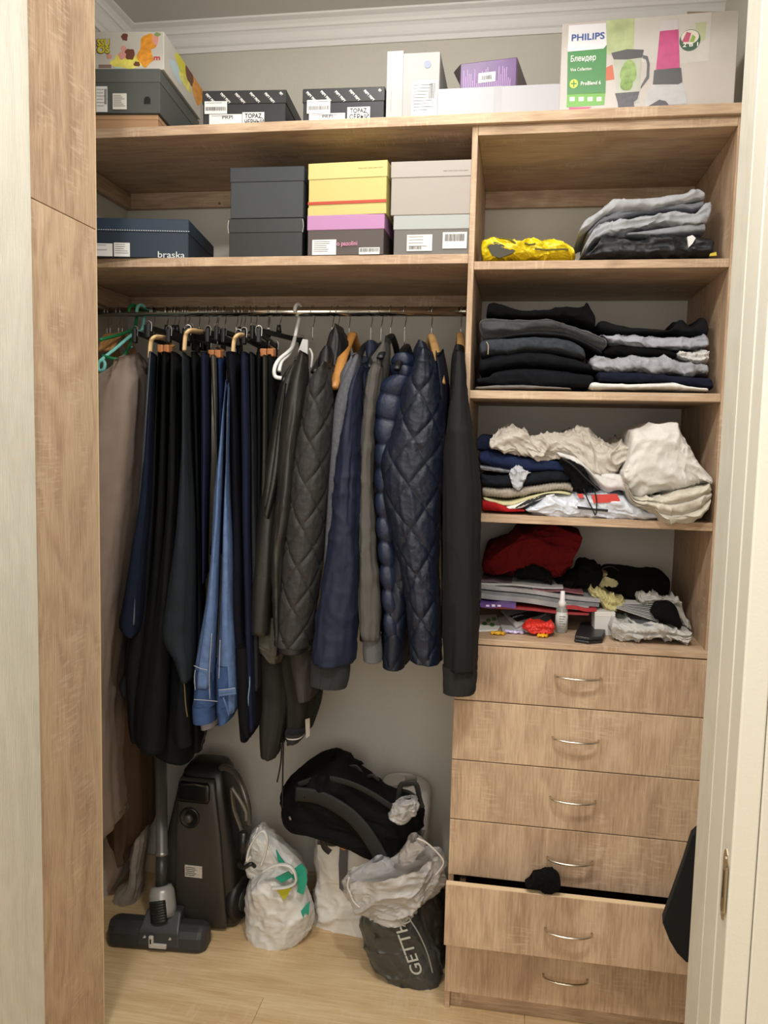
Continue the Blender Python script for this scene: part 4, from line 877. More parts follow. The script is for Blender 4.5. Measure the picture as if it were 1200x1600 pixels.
for k_, (px, py) in enumerate(((240, 522), (260, 515), (271, 515), (277, 515), (288, 520), (311, 520), (325, 516), (336, 525), (351, 520), (375, 518), (381, 520), (391, 525), (400, 522), (419, 522), (436, 515))):
    tag(clip_hanger(px, py, rs.uniform(-.25, .25), rs.uniform(.12, .16)), 'black clip hanger '+HL[k_], 'hanger', NG)
# hangers with pale wooden clamps (bent wooden bar seen end on) and orange wooden blocks
def clamp_hanger(px, pyt, pyb, lbl, xe):
    x = railx(px); T = at(px, pyt, .10); zn = T.z+.015
    r = hgr(lbl, x, zn); hook(x, zn, .1, r)
    A = at(px-5, pyb, .03); Bt = at(px-3, pyt+8, .03); Ct = at(px+3, pyt, .035); Dt = at(xe, pyt+2, .12)
    mb = MB(); Q = smoothpath([A, Bt, Ct, Dt], 6); mb.tube(Q, .0085, 8, flat=.55); mb.put('clamp', WOODL, r, True)
    MB().tube([(x, RY, zn), tuple(Dt), tuple(at(xe, pyt+6, .16))], .005, 8).put('bar', WOODL, r, True)
    return r
clamp_hanger(239, 527, 560, 'hanger with a bent pale wooden clamp nearest the taupe shirt', 262)
clamp_hanger(293, 517, 548, 'hanger with a bent pale wooden clamp in the middle of the trousers', 315)
clamp_hanger(369, 524, 554, 'hanger with a bent pale wooden clamp above the light blue jeans', 388)
def block_hanger(px, py, w_, lbl):
    x = railx(px); P = at(px, py, .06); r = hgr(lbl, x, P.z+.03); hook(x, P.z+.03, -.15, r)
    MB().tube([(x, RY, P.z+.03), (P.x, .10, P.z+.012), (P.x, .06, P.z+.004)], .004, 8).put('bar', WOODH, r, True)
    for k in (0, 1):
        o = MB().box(P.x-w_/2+k*w_/2+.0005, P.x+k*w_/2-.0005, .035, .06, P.z-.012, P.z+.008).put('clamp_block', mat('#a3683a', .45, var=.2, vscale=70), r); bevel(o, .003, 2)
    return r
block_hanger(261, 545, .032, 'hanger with an orange-brown wooden clamp block right of the first pale clamp')
block_hanger(340, 553, .034, 'hanger with an orange-brown wooden clamp block above the grey-green trousers')
block_hanger(421, 551, .036, 'hanger with an orange-brown wooden clamp block left of the white plastic hanger')
# wooden shoulder hangers
def wood_hanger(px, neck, tip, Yt, label, m=WOODH, group=None, r0=.011, back=True):
    x = railx(px); N_ = at(*neck, RY); r = hgr(label, x, N_.z, group); hook(x, N_.z+.002, 0, r)
    T = at(*tip, Yt); mid = N_.lerp(T, .45)+Vector((0, 0, .012))
    arms = [smoothpath([N_, mid, T], 8)]
    if back: Bk = Vector((2*N_.x-T.x*1.0, min(D-.03, 2*RY-Yt), T.z)); arms.append(smoothpath([N_, N_.lerp(Bk, .45)+Vector((0, 0, .012)), Bk], 8))
    for a_ in arms:
        n_ = len(a_); MB().tube(a_, [r0*(1.0-.25*abs(i/n_-.5)) for i in range(n_)], 10, flat=.62).put('arm', m, r, True)
    return r
HW = 'wooden hangers behind the taupe shirt'
for k, px in enumerate((167, 172, 185, 191)):
    wood_hanger(px, (px+2, 524-k), (158+k*5, 548), .10, ('leftmost', 'second', 'third', 'fourth')[k]+' wooden shoulder hanger from the left, behind the taupe shirt', WOODH, HW, .009)
wood_hanger(546, (551, 522), (521, 606), .0, 'orange wooden shoulder hanger angled in front of the grey wool coat', mat('#b07a3e', .4, var=.15, vscale=50), None, .0135)
wood_hanger(675, (674, 524), (690, 600), .05, 'pale wooden shoulder hanger inside the navy quilted coat', mat('#bb9460', .45, var=.15, vscale=50), None, .0115)
wood_hanger(721, (719, 522), (722, 580), .02, 'pale wooden shoulder hanger inside the black jacket nearest the cabinet', mat('#b78d58', .45, var=.15, vscale=50), None, .0105)
# plastic hangers
def tube_hanger(label, hk, m, paths, rad=.0045):
    r = hgr(label, hk[0].x, hk[-1].z); MB().tube(smoothpath(hk, 5), rad, 8).put('hook', m, r, True)
    for p_ in paths: MB().tube(smoothpath(p_, 6), rad, 8).put('bar', m, r, True)
    return r
GR, TE = mat('#1f7a48', .4), mat('#7cc9c0', .4)
def hk(px, y0, dz=.0):
    x = railx(px); P = hook_path(x, at(px, y0, RY).z, .25); return P
def crook(px, pyb, lean=0):
    x = railx(px); R_ = .019; zb = at(px, pyb, RY).z
    P = [Vector((x+lean, RY, zb)), Vector((x+lean*.5, RY+.012, RZ-.03)), Vector((x, RY+R_, RZ-.004))]+[Vector((x+.004*math.cos(a), RY+R_*math.cos(a), RZ+R_*math.sin(a))) for a in np.linspace(.3, 3.3, 7)]
    return P[::-1]
tube_hanger('dark green plastic hanger at the left end of the rail', crook(209, 514), GR, [[at(209, 514, RY), at(190, 522, .12), at(156, 531, .03)], [at(209, 514, RY), at(200, 545, .1), at(186, 561, .03), at(160, 556, .02)]])
tube_hanger('turquoise plastic hanger crossing the dark green one at the left end', crook(221, 517), TE, [[at(221, 517, RY), at(208, 522, .12), at(180, 545, .05), at(160, 561, .015), at(154, 568, .01), at(154, 578, .01), at(161, 578, .01), at(164, 569, .012), at(160, 562, .015)], [at(221, 517, RY), at(204, 530, .28), at(200, 536, .27), at(207, 543, .26)]])
wp = mat('#dededa', .35)
tube_hanger('white plastic hanger with a long hook in front of the black leather jacket', crook(466, 527, -.008), wp, [[at(461, 527, RY), at(455, 545, .1), at(436, 562, .03), at(429, 576, .01), at(430, 588, .01), at(440, 591, .012)], [at(461, 527, RY), at(452, 552, .09), at(440, 565, .04), at(436, 580, .02)]], .005)
x = railx(489); zn = at(484, 531, RY).z
r = hgr('flat white plastic hanger top standing right of the white hook', x, zn); hook(x, zn, .2, r)
MB().prism([(at(469, 549, RY).x, at(469, 549, RY).z), (at(476, 530, RY).x, zn), (at(484, 532, RY).x, zn-.002), (at(483, 572, RY).x, at(483, 572, RY).z), (at(474, 575, RY).x, at(480, 580, RY).z)], lambda u, d, w_: (u, RY-.02+d, w_), 0, .012).put('shoulder', wp, r)
MB().tube(smoothpath([at(484, 545, RY-.03), at(488, 555, RY-.04), at(486, 575, RY-.04)], 5), .003, 8).put('shoulder_tip', wp, r, True)
# dark hangers for the remaining jackets
def dark_hanger(px, neck, lbl, m=BLK, g=None):
    x = railx(px); N_ = at(*neck, RY); r = hgr(lbl, x, N_.z, g); hook(x, N_.z, .15, r)
    for s_ in (-1, 1):
        T = Vector((N_.x, RY+s_*.17, N_.z-.075)); q = smoothpath([N_, N_.lerp(T, .45)+Vector((0, 0, .012)), T], 6)
        MB().tube(q, .009, 8, flat=.6).put('arm', m, r, True)
    return r
for px, nk, lb in ((519, (516, 545), 'dark hanger inside the grey quilted jacket'), (528, (530, 548), 'dark hanger behind the raised leather collar'), (580, (576, 536), 'dark hanger with a black neck left of the grey shirt collar'), (596, (595, 538), 'dark hanger behind the grey shirt collar'), (611, (612, 524), 'dark hanger with a black clip right of the grey shirt collar'), (633, (636, 540), 'black wide-topped hanger inside the navy puffer jacket')):
    dark_hanger(px, nk, lb)

# ================================================================== HANGING CLOTHES
def HG(name, label, cat, *a, group=None, **k):
    return tag(hang(name, *a, **k), label, cat, group)
# taupe shirt at the left and the things below it
taupe = mat('#938479', .9, spec=.15, bump=.2, bscale=14, var=.06, vscale=20)
HG('shirt', 'long taupe shirt hanging at the far left beside the oak side panel', 'shirt', [(196, 552), (165, 570), (140, 600), (130, 750), (125, 900), (128, 1050), (135, 1200), (160, 1290)], [(222, 550), (234, 580), (233, 650), (226, 750), (212, 880), (203, 980), (196, 1080), (196, 1200), (190, 1290)],
  .10, .13, taupe, micro=.002, fold=.012, fs=(9, 1.6), k=.75, shoulder=.03, ns=90)
HG('coat', 'long brown coat showing below the taupe shirt at the left', 'coat', [(196, 900), (176, 1000), (163, 1120), (165, 1240), (178, 1310), (196, 1331)], [(232, 900), (238, 1000), (240, 1120), (243, 1220), (243, 1280), (222, 1328)],
  .30, .10, mat('#5d4a3a', .9, spec=.1, weave=.4, var=.1, vscale=12), fold=.010, fs=(16, 1.5), k=.7, ns=90)
HG('shirt', 'pale pink cloth hanging low behind the coat at the left', 'shirt', [(150, 1180), (150, 1250), (150, 1330), (150, 1400)], [(178, 1180), (190, 1270), (200, 1340), (180, 1385)], .33, .06, mat('#c9b3a6', .9, var=.06, vscale=10), fold=.006, ns=70)
HG('pillow', 'pale beige fabric bundle standing behind the floor nozzle at the left', 'bundle', [(215, 1290), (205, 1330), (200, 1370), (180, 1390), (176, 1405), (186, 1420)], [(234, 1290), (230, 1340), (226, 1380), (222, 1405), (220, 1420), (214, 1426)], .30, .06, mat('#9b9183', .9, var=.08, vscale=20), fold=.006, fs=(30, 8), micro=.002, hollow=False, capround=.1)
# trousers: (label, colour, top pts.., ) given as centre strips
def trouser(label, col, L, R, Yc=.17, b=.13, fold_=.004, rough=.9, **k):
    m = mat(col, rough, spec=.15, weave=.5, var=.12, vscale=25)
    return HG('trousers', label, 'trousers', L, R, Yc, b, m, fold=fold_, **k)
trouser('slate grey trousers with a light edge, first pair right of the taupe shirt', '#59616c', [(233, 556), (222, 720), (214, 820), (207, 960)], [(242, 556), (232, 720), (225, 820), (218, 960)], .10)
trouser('dark navy denim trousers, second pair right of the taupe shirt', '#121a2a', [(238, 556), (222, 760), (206, 860), (194, 930), (187, 968), (200, 982)], [(249, 556), (243, 760), (235, 860), (230, 930), (226, 968), (220, 984)], .07, .10)
trouser('charcoal trousers hanging just behind the dark navy denim pair', '#1c1d1f', [(246, 556), (234, 760), (216, 900), (200, 1020), (202, 1100), (206, 1135)], [(258, 556), (252, 760), (244, 900), (236, 1020), (228, 1100), (226, 1140)], .14, .12)
trouser('deep black trousers, fourth pair right of the taupe shirt', '#0d0e0f', [(254, 556), (248, 760), (236, 900), (216, 1040), (210, 1110), (214, 1142)], [(272, 556), (268, 760), (262, 900), (254, 1040), (244, 1110), (246, 1146)], .11, .12)
trouser('black trousers with pale stitching left of the wide slate pair', '#141516', [(267, 556), (262, 760), (250, 900), (232, 1040), (222, 1110), (220, 1146)], [(286, 556), (286, 760), (280, 900), (276, 1050), (272, 1120), (268, 1160)], .09, .12)
trouser('black trousers hanging lowest of all with the hem near the vacuum cleaner', '#15171b', [(276, 700), (262, 900), (250, 1030), (238, 1100), (234, 1146)], [(300, 700), (300, 900), (304, 1030), (310, 1110), (306, 1184)], .16, .12, fold_=.006)
trouser('wide slate-black trousers in front with a curved lower edge', '#20262b', [(284, 556), (284, 700), (276, 820), (264, 920), (257, 985), (275, 1020), (284, 1048)], [(301, 556), (304, 700), (309, 820), (309, 920), (308, 985), (308, 1020), (307, 1052)], .03, .10, ns=80)
wb = trouser('black waistband with a brass zip hanging below the slate-black trousers', '#121316', [(284, 1042), (275, 1090), (272, 1130), (275, 1148)], [(307, 1044), (308, 1090), (310, 1130), (312, 1150)], .05, .09)
MB().tube(smoothpath([at(285, 1048, -.05), at(288, 1070, -.052), at(290, 1100, -.052), at(293, 1120, -.05)], 6), .0018, 6).put('zip', mat('#8a7a5a', .35, .8), wb, True)
trouser('black trousers directly left of the indigo pair', '#0e0f12', [(299, 556), (305, 700), (308, 850), (308, 1000), (302, 1100), (300, 1150)], [(313, 556), (316, 700), (320, 850), (322, 1000), (318, 1100), (320, 1150)], .13, .12)
for lb, P in (('knotted black waist ties dangling below the trousers beside the jeans', [(296, 1120, 318, 1172)]),):
    tg = thing('waist_tie', lb, 'cord', at(310, 1150, .05))
    for q in ([(300, 1120), (306, 1140), (300, 1158), (312, 1162)], [(318, 1120), (322, 1140), (316, 1160), (314, 1172)], [(306, 1140), (322, 1138), (338, 1132), (348, 1128)], [(296, 1130), (298, 1150), (296, 1158)]):
        MB().tube(smoothpath([at(a_, b_, .04) for a_, b_ in q], 6), .006, 8, flat=.5).put('cord', BLK, tg, True)
trouser('indigo trousers left of the thin taupe edge', '#191c33', [(313, 556), (315, 680), (316, 800), (317, 900)], [(331, 556), (331, 680), (328, 800), (326, 900)], .08, .11)
trouser('thin grey-green trousers showing as a narrow edge left of the jeans', '#57544b', [(330, 560), (334, 640), (337, 700), (338, 760)], [(340, 560), (342, 640), (343, 700), (343, 760)], .10, .11)
trouser('dark blue trousers behind the light blue jeans', '#1f3052', [(338, 560), (341, 640), (340, 760), (330, 860)], [(354, 560), (354, 640), (352, 760), (350, 860)], .14, .11)
# light jeans hung by the hems: two legs, hip and waistband as parts
jm = mat('#5b729a', .9, spec=.1, weave=.6, var=.16, vscale=55); jm2 = mat('#3a4f76', .9, spec=.1, weave=.6, var=.2, vscale=40)
jn = thing('jeans', 'light blue jeans hanging upside down with the waistband at the bottom', 'jeans', at(338, 1130, .05))
hang('leg', [(352, 596), (346, 660), (336, 760), (330, 860), (322, 940), (312, 1000), (305, 1040), (303, 1062)], [(358, 596), (353, 660), (349, 760), (345, 860), (342, 940), (339, 1000), (337, 1040), (337, 1064)], .02, .07, jm, jn, fold=.004, fs=(22, 6), k=.4)
hang('leg', [(358, 600), (356, 660), (351, 760), (347, 860), (345, 940), (342, 1000), (340, 1060), (340, 1108)], [(362, 600), (361, 660), (361, 760), (365, 860), (367, 940), (371, 1000), (374, 1060), (374, 1100)], .03, .07, jm, jn, fold=.004, fs=(22, 6), k=.4)
hang('hip', [(341, 1030), (341, 1060), (341, 1102)], [(374, 1030), (375, 1060), (375, 1098)], .03, .0715, jm2, jn, fold=.003)
hang('hip', [(306, 1038), (305, 1060), (304, 1080), (302, 1095)], [(342, 1038), (342, 1060), (343, 1080), (344, 1095)], .02, .065, jm2, jn, fold=.003)
hang('waistband', [(302, 1093), (302, 1105), (303, 1118)], [(344, 1093), (345, 1106), (345, 1120)], .02, .068, jm2, jn, fold=.002)
hang('waistband', [(340, 1098), (341, 1110), (343, 1124)], [(375, 1088), (374, 1104), (371, 1112)], .03, .072, jm2, jn, fold=.002)
hang('waist_lining', [(314, 1118), (316, 1134)], [(345, 1118), (346, 1126)], .05, .05, mat('#8f8b92', .9), jn, fold=.002)
sm = mat('#a3a6aa', .8)
for q in ([(303, 1040), (312, 1044), (324, 1047)], [(305, 1047), (304, 1060), (305, 1078)], [(331, 990), (329, 1020), (327, 1060), (328, 1092)], [(303, 1093), (320, 1094), (340, 1096)], [(342, 1078), (355, 1077), (367, 1075)], [(344, 1000), (343, 1030), (342, 1060)]):
    MB().tube(smoothpath([at(a_, b_, -.0545) for a_, b_ in q], 6), .0009, 5).put('seam', sm, jn, True)
MB().tube(smoothpath([at(349, 1090, -.052), at(354, 1104, -.054), at(358, 1118, -.05)], 5), .004, 8, flat=.4).put('belt_loop', jm, jn, True)
MB().prism([(at(a_, b_, -.045).x, at(a_, b_, -.045).z) for a_, b_ in ((342, 1078), (368, 1074), (369, 1084), (343, 1088))], lambda u, d, w_: (u, -.047+d, w_), 0, .004).put('coin_pocket', jm, jn)
trouser('black trousers hanging right behind the light blue jeans', '#10121a', [(355, 556), (362, 700), (364, 850), (356, 950), (368, 1010), (372, 1090), (376, 1134)], [(380, 556), (386, 700), (390, 850), (394, 950), (398, 1010), (400, 1090), (398, 1136)], .12, .12)
trouser('very dark navy trousers, second pair right of the jeans', '#161a30', [(378, 556), (380, 700), (381, 820), (384, 960), (388, 1080), (390, 1120)], [(393, 556), (396, 700), (396, 820), (400, 960), (404, 1080), (404, 1120)], .07, .11)
trouser('charcoal trousers, third pair right of the jeans', '#232528', [(390, 556), (391, 700), (392, 820), (394, 960), (396, 1060)], [(403, 556), (406, 700), (408, 820), (412, 960), (412, 1060)], .10, .11)
zt_ = trouser('black garment with a light blue zip below the dark trousers', '#0f1013', [(372, 1000), (374, 1060), (376, 1110), (384, 1132)], [(410, 1000), (412, 1060), (412, 1110), (408, 1140)], .05, .08)
MB().tube(smoothpath([at(390, 1046, -.035), at(390, 1070, -.037), at(388, 1090, -.037), at(389, 1103, -.035)], 6), .0016, 6).put('zip', mat('#7fa3bb', .35, .4), zt_, True)
trouser('black trousers behind the orange-brown clamp beside the leather jacket', '#101113', [(402, 556), (402, 700), (400, 850), (398, 1000)], [(414, 556), (415, 700), (414, 850), (414, 1000)], .13, .11)
trouser('thin dark taupe trousers left of the black leather jacket', '#3c3833', [(411, 560), (411, 650), (409, 760), (402, 860)], [(420, 560), (420, 650), (420, 760), (418, 860)], .09, .10)
trouser('black trousers half hidden by the black leather jacket', '#0e0f11', [(418, 560), (418, 700), (412, 850), (404, 960)], [(438, 560), (440, 700), (436, 850), (430, 960)], .14, .11)
# ------------------------------------------------------------------ jackets
def quilt(cw, ch, amp, skew=.0):
    def f(s, z, th):
        a = s/cw+z/ch; b = s/cw-z/ch
        q = np.minimum(np.abs((a % 1)-.0), 1-(a % 1)); q2 = np.minimum(b % 1, 1-(b % 1))
        return amp*(np.clip(q*6, 0, 1)**.4*np.clip(q2*6, 0, 1)**.4-.7)
    return f
def baffle(h, amp):
    def f(s, z, th):
        q = (z/h+.12*np.sin(s*25)) % 1; return amp*(np.sin(np.pi*q)**.5-.5)
    return f
# low hanging dark jackets behind the leather one
HG('parka', 'dark charcoal parka whose lower half hangs below the leather jacket', 'jacket', [(405, 950), (408, 1010), (410, 1090), (411, 1130), (413, 1166)], [(442, 950), (452, 1010), (460, 1080), (454, 1130), (444, 1172)], .14, .09, mat('#2c2b28', .8, spec=.2, var=.1, vscale=14), fold=.008, fs=(20, 2))
HG('hood', 'olive-grey gathered fabric edge under the hem of the leather jacket', 'hood', [(398, 960), (401, 1000), (414, 1016)], [(440, 960), (446, 1010), (441, 1036)], .06, .05, mat('#45433a', .8, var=.1, vscale=14), fold=.006, fs=(30, 6), micro=.003)
trouser('dark grey trouser corner jutting left below the navy denim pair', '#2b2d30', [(210, 1030), (196, 1046), (187, 1062), (189, 1076)], [(222, 1030), (220, 1050), (218, 1066), (216, 1086)], .10, .05)
cords = thing('drawstring', 'thin black drawcords dangling below the dark charcoal parka', 'cord', at(437, 1200, .1))
for q in ([(440, 1160), (439, 1190), (433, 1222)], [(443, 1160), (442, 1200), (441, 1262)], [(428, 1170), (427, 1184)]):
    MB().tube(smoothpath([at(a_, b_, .08) for a_, b_ in q], 4), .0022, 6).put('cord', BLK, cords, True)
HG('jacket', 'olive-black jacket peeking out below the leather jacket with a pocket flap', 'jacket', [(432, 950), (438, 1010), (444, 1080), (448, 1150)], [(474, 950), (492, 1030), (502, 1085), (489, 1136)], .17, .10, mat('#26251f', .75, spec=.25, var=.1, vscale=12), fold=.008, fs=(18, 3))
cf = hang('striped_cuff', [(446, 1140), (447, 1150), (450, 1156)], [(476, 1142), (475, 1152), (470, 1157)], .06, .035, mat('#1c1c1c', .9), None, fold=.001, ns=40, nr=16)
tag(cf, 'black knitted cuff with pale stripes at the bottom of the olive-black jacket', 'cuff')
for dy in (0, 5):
    pass
hang('stripe', [(446.5, 1146), (447, 1148)], [(476, 1147), (476, 1149)], .06, .0362, mat('#b8b6ae', .9), cf, fold=0, ns=40, nr=4, hollow=False)
tgp = [at(477, 1124, .05), at(484, 1122, .05), at(484, 1150, .05), at(478, 1154, .05)]
mb = MB(); mb.add(tgp+[p+Vector((0, .0012, 0)) for p in tgp], [(0, 1, 2, 3), (7, 6, 5, 4)]+[(i, i+4, (i+1) % 4+4, (i+1) % 4) for i in range(4)]); tag(mb.put('price_tag', mat('#a7a29a', .6)), 'small pale tag hanging beside the striped black cuff', 'tag')
HG('jacket', 'dark brown-grey bomber with a gathered hem below the quilted jacket', 'jacket', [(450, 980), (456, 1030), (462, 1060), (466, 1082)], [(500, 980), (500, 1030), (500, 1060), (499, 1084)], .08, .08, mat('#35322e', .85, var=.1, vscale=14), fold=.004, ribs=.008)
# leather jacket
lm = mat('#232320', .38, spec=.5, bump=.1, bscale=60, var=.1, vscale=10)
J = thing('leather_jacket', 'black leather jacket hanging under the white plastic hangers', 'jacket', at(430, 980, .1))
hang('body', [(462, 552), (442, 590), (430, 650), (418, 720), (408, 790), (397, 880), (387, 970)], [(480, 552), (474, 600), (464, 680), (455, 760), (447, 860), (438, 975)], .13, .15, lm, J, fold=.006, fs=(7, 2), k=.5, shoulder=.03)
hang('front_edge', [(446, 600), (436, 660), (426, 740), (414, 800)], [(452, 600), (446, 660), (440, 740), (424, 812)], .0, .03, lm, J, fold=.004, ns=40)
hang('sleeve', [(466, 548), (449, 600), (437, 680), (430, 780), (424, 850), (426, 940), (432, 1014)], [(484, 556), (483, 620), (470, 700), (459, 800), (451, 860), (446, 940), (441, 1020)], .0, .055, lm, J, fold=.005, fs=(9, 5), micro=.0015, k=.3, shoulder=.0, p=.9)
# grey quilted jacket
qm = mat('#2e2d2c', .6, spec=.35, bump=.3, bscale=60, var=.1, vscale=30)
J = thing('quilted_jacket', 'charcoal jacket with diamond quilting and a black raised collar', 'jacket', at(475, 1005, .0))
hang('body', [(508, 566), (500, 640), (490, 760), (476, 860), (458, 1000)], [(532, 566), (534, 640), (522, 760), (506, 860), (487, 1000)], .16, .16, qm, J, fold=.004, fn=quilt(.075, .10, .0045), ns=120, nr=180, k=.5, shoulder=.03)
hang('sleeve', [(508, 566), (484, 592), (472, 650), (460, 720), (452, 800), (441, 900), (431, 1003)], [(519, 570), (521, 640), (517, 720), (509, 810), (499, 910), (486, 1008)], .0, .06, qm, J, fold=.003, fn=quilt(.078, .10, .006), micro=.0006, ns=180, nr=300, k=.3, p=.95)
hang('hem_binding', [(431, 1002), (433, 1012)], [(486, 1006), (486, 1015)], .0, .061, mat('#1b1b1b', .4), J, fold=.001, nr=10, k=.3, p=.95)
cm = mat('#17171a', .4, spec=.5, bump=.1, bscale=60)
hang('collar', [(527, 508), (516, 530), (510, 558), (514, 592)], [(533, 510), (544, 530), (545, 560), (534, 606)], .13, .05, cm, J, fold=.005, fs=(30, 5), k=.5)
hang('shoulder', [(508, 545), (501, 556), (498, 576)], [(524, 545), (526, 562), (526, 590)], .11, .07, cm, J, fold=.004, k=.5)
# grey wool coat
wm = mat('#63646a', .95, spec=.1, weave=.6, var=.18, vscale=130)
J = thing('wool_coat', 'mid grey wool coat behind the orange wooden hanger', 'coat', at(530, 800, .1))
hang('body', [(552, 550), (538, 572), (530, 600), (527, 700), (522, 800), (516, 900)], [(570, 552), (574, 600), (572, 700), (566, 800), (560, 900)], .14, .14, wm, J, fold=.004, k=.5, shoulder=.02)
hang('sleeve', [(556, 552), (538, 588), (524, 630), (518, 700), (513, 780), (508, 860), (504, 940)], [(568, 560), (560, 600), (556, 650), (545, 720), (538, 800), (530, 870), (524, 940)], .03, .05, wm, J, fold=.003, k=.3)
# navy windbreaker
nm = mat('#1a2236', .6, spec=.3, bump=.06, bscale=40, var=.06, vscale=12)
J = thing('windbreaker', 'plain navy windbreaker with a dark grey ribbed cuff', 'jacket', at(520, 1070, -.02))
hang('body', [(566, 556), (562, 640), (556, 760), (548, 880), (540, 1018)], [(584, 556), (590, 640), (582, 760), (572, 880), (556, 1020)], .13, .14, nm, J, fold=.005, k=.5, shoulder=.03)
hang('collar', [(574, 536), (572, 548), (574, 562)], [(590, 534), (594, 546), (590, 566)], .15, .05, nm, J, fold=.003)
hang('sleeve', [(566, 562), (548, 596), (540, 640), (532, 700), (520, 790), (507, 870), (496, 940), (485, 1012), (486, 1030)], [(573, 580), (569, 650), (566, 740), (565, 840), (563, 920), (560, 980), (556, 1026), (550, 1036)], -.03, .058, nm, J, fold=.007, fs=(16, 4), k=.3, p=.9, nr=110, micro=.0025)
hang('cuff', [(487, 1026), (486, 1050), (485, 1066)], [(547, 1030), (546, 1055), (542, 1073)], -.03, .042, mat('#26282a', .9, weave=.5), J, fold=.002, k=.3, ribs=.0035, ns=120)
# grey shirt jacket
sm_ = mat('#575551', .85, spec=.15, weave=.4, var=.06, vscale=20)
J = thing('shirt_jacket', 'grey-green jacket with an upright collar and grey ribbed cuff', 'jacket', at(585, 1030, .0))
hang('body', [(590, 556), (584, 620), (578, 740), (572, 880), (566, 985)], [(610, 556), (612, 640), (610, 740), (604, 880), (598, 985)], .16, .13, sm_, J, fold=.005, k=.5, shoulder=.02)
hang('collar', [(604, 527), (588, 548), (576, 565), (574, 590)], [(610, 529), (611, 555), (609, 585), (604, 622)], .10, .05, sm_, J, fold=.004, k=.4)
hang('sleeve', [(582, 566), (570, 590), (567, 640), (565, 720), (562, 800), (562, 880), (560, 940), (564, 990)], [(600, 572), (597, 610), (588, 660), (583, 740), (586, 820), (592, 900), (596, 950), (594, 997)], .0, .052, sm_, J, fold=.006, fs=(16, 4), k=.3, micro=.0022)
hang('cuff', [(568, 990), (568, 1015), (569, 1029)], [(595, 994), (597, 1015), (597, 1032)], .0, .036, mat('#5e5f60', .9, weave=.5), J, fold=.001, k=.3, ribs=.0035, ns=90)
# navy puffer
pfm = mat('#172036', .45, spec=.4, bump=.3, bscale=38, var=.08, vscale=20)
J = thing('puffer_jacket', 'shiny navy puffer jacket with horizontal stitched baffles', 'jacket', at(610, 1020, .1))
hang('body', [(606, 584), (598, 640), (596, 740), (598, 850), (600, 1016)], [(652, 584), (650, 640), (640, 740), (636, 850), (640, 1018)], .17, .13, pfm, J, fold=.004, fn=baffle(.062, .011), nr=150, ns=80, k=.5, shoulder=.03)
hang('sleeve', [(618, 586), (594, 604), (586, 640), (588, 700), (588, 770), (592, 840), (598, 920), (604, 990)], [(650, 590), (640, 630), (628, 700), (622, 770), (622, 840), (626, 920), (628, 990)], .02, .05, pfm, J, fold=.003, fn=baffle(.058, .011), nr=150, ns=70, k=.3)
hang('collar', [(618, 556), (611, 570), (612, 588)], [(646, 552), (652, 570), (650, 596)], .12, .055, pfm, J, fold=.003, fn=baffle(.03, .005))
# navy quilted coat
qn = mat('#131a29', .45, spec=.4, bump=.3, bscale=45, var=.08, vscale=20)
J = thing('quilted_coat', 'navy coat with diamond quilting and long sleeves', 'coat', at(640, 1030, .0))
hang('body', [(648, 560), (640, 640), (630, 740), (612, 850), (603, 950), (602, 1020)], [(690, 560), (698, 640), (694, 740), (668, 850), (655, 950), (646, 1027)], .12, .15, qn, J, fold=.005, fn=quilt(.08, .105, .0042), nr=230, ns=140, k=.5, shoulder=.04)
hang('sleeve', [(656, 545), (646, 572), (630, 610), (620, 650), (606, 690), (596, 722), (603, 790), (621, 860), (636, 930), (643, 1026)], [(676, 550), (688, 600), (695, 660), (694, 730), (688, 800), (685, 880), (688, 960), (689, 1033)], -.02, .062, qn, J, fold=.003, fn=quilt(.082, .105, .0055), micro=.0012, nr=300, ns=190, k=.3, p=.95)
hang('collar', [(654, 533), (646, 552), (650, 572)], [(668, 538), (676, 556), (676, 580)], .12, .06, qn, J, fold=.003)
mbp = [at(652, 690, -.085), at(645, 720, -.088)]
HG('jacket', 'dark navy jacket glimpsed between the quilted coat and the black jacket', 'jacket', [(682, 545), (684, 600), (686, 700), (690, 850), (690, 980)], [(694, 545), (702, 600), (704, 700), (704, 850), (704, 980)], .17, .13, mat('#14182a', .7), fold=.003, k=.5, shoulder=.03)
# black jacket next to the cabinet
bm_ = mat('#151617', .75, spec=.25, weave=.3, var=.05, vscale=20)
J = thing('bomber_jacket', 'plain black jacket with a long sleeve overlapping the cabinet edge', 'jacket', at(718, 1083, -.06))
hang('body', [(704, 590), (702, 700), (700, 850), (700, 1000)], [(716, 590), (716, 700), (716, 850), (714, 1000)], .13, .10, bm_, J, fold=.004, k=.4, shoulder=.03)
hang('collar', [(711, 542), (706, 560), (704, 600)], [(726, 542), (727, 560), (728, 610)], .09, .06, bm_, J, fold=.003, k=.5)
hang('sleeve', [(710, 548), (704, 600), (697, 655), (691, 720), (690, 800), (690, 900), (691, 980), (693, 1042)], [(727, 552), (731, 610), (739, 670), (747, 730), (751, 790), (751, 880), (750, 980), (746, 1044)], [.0, -.065, -.07, -.07, -.07], .046, bm_, J, fold=.006, fs=(14, 2), k=.3, p=.95, nr=110, micro=.0012)
hang('cuff', [(693, 1038), (694, 1060), (694, 1080)], [(745, 1040), (744, 1062), (742, 1081)], -.07, .038, mat('#1b1b1c', .9, weave=.5), J, fold=.002, k=.3, ribs=.0035, ns=120)

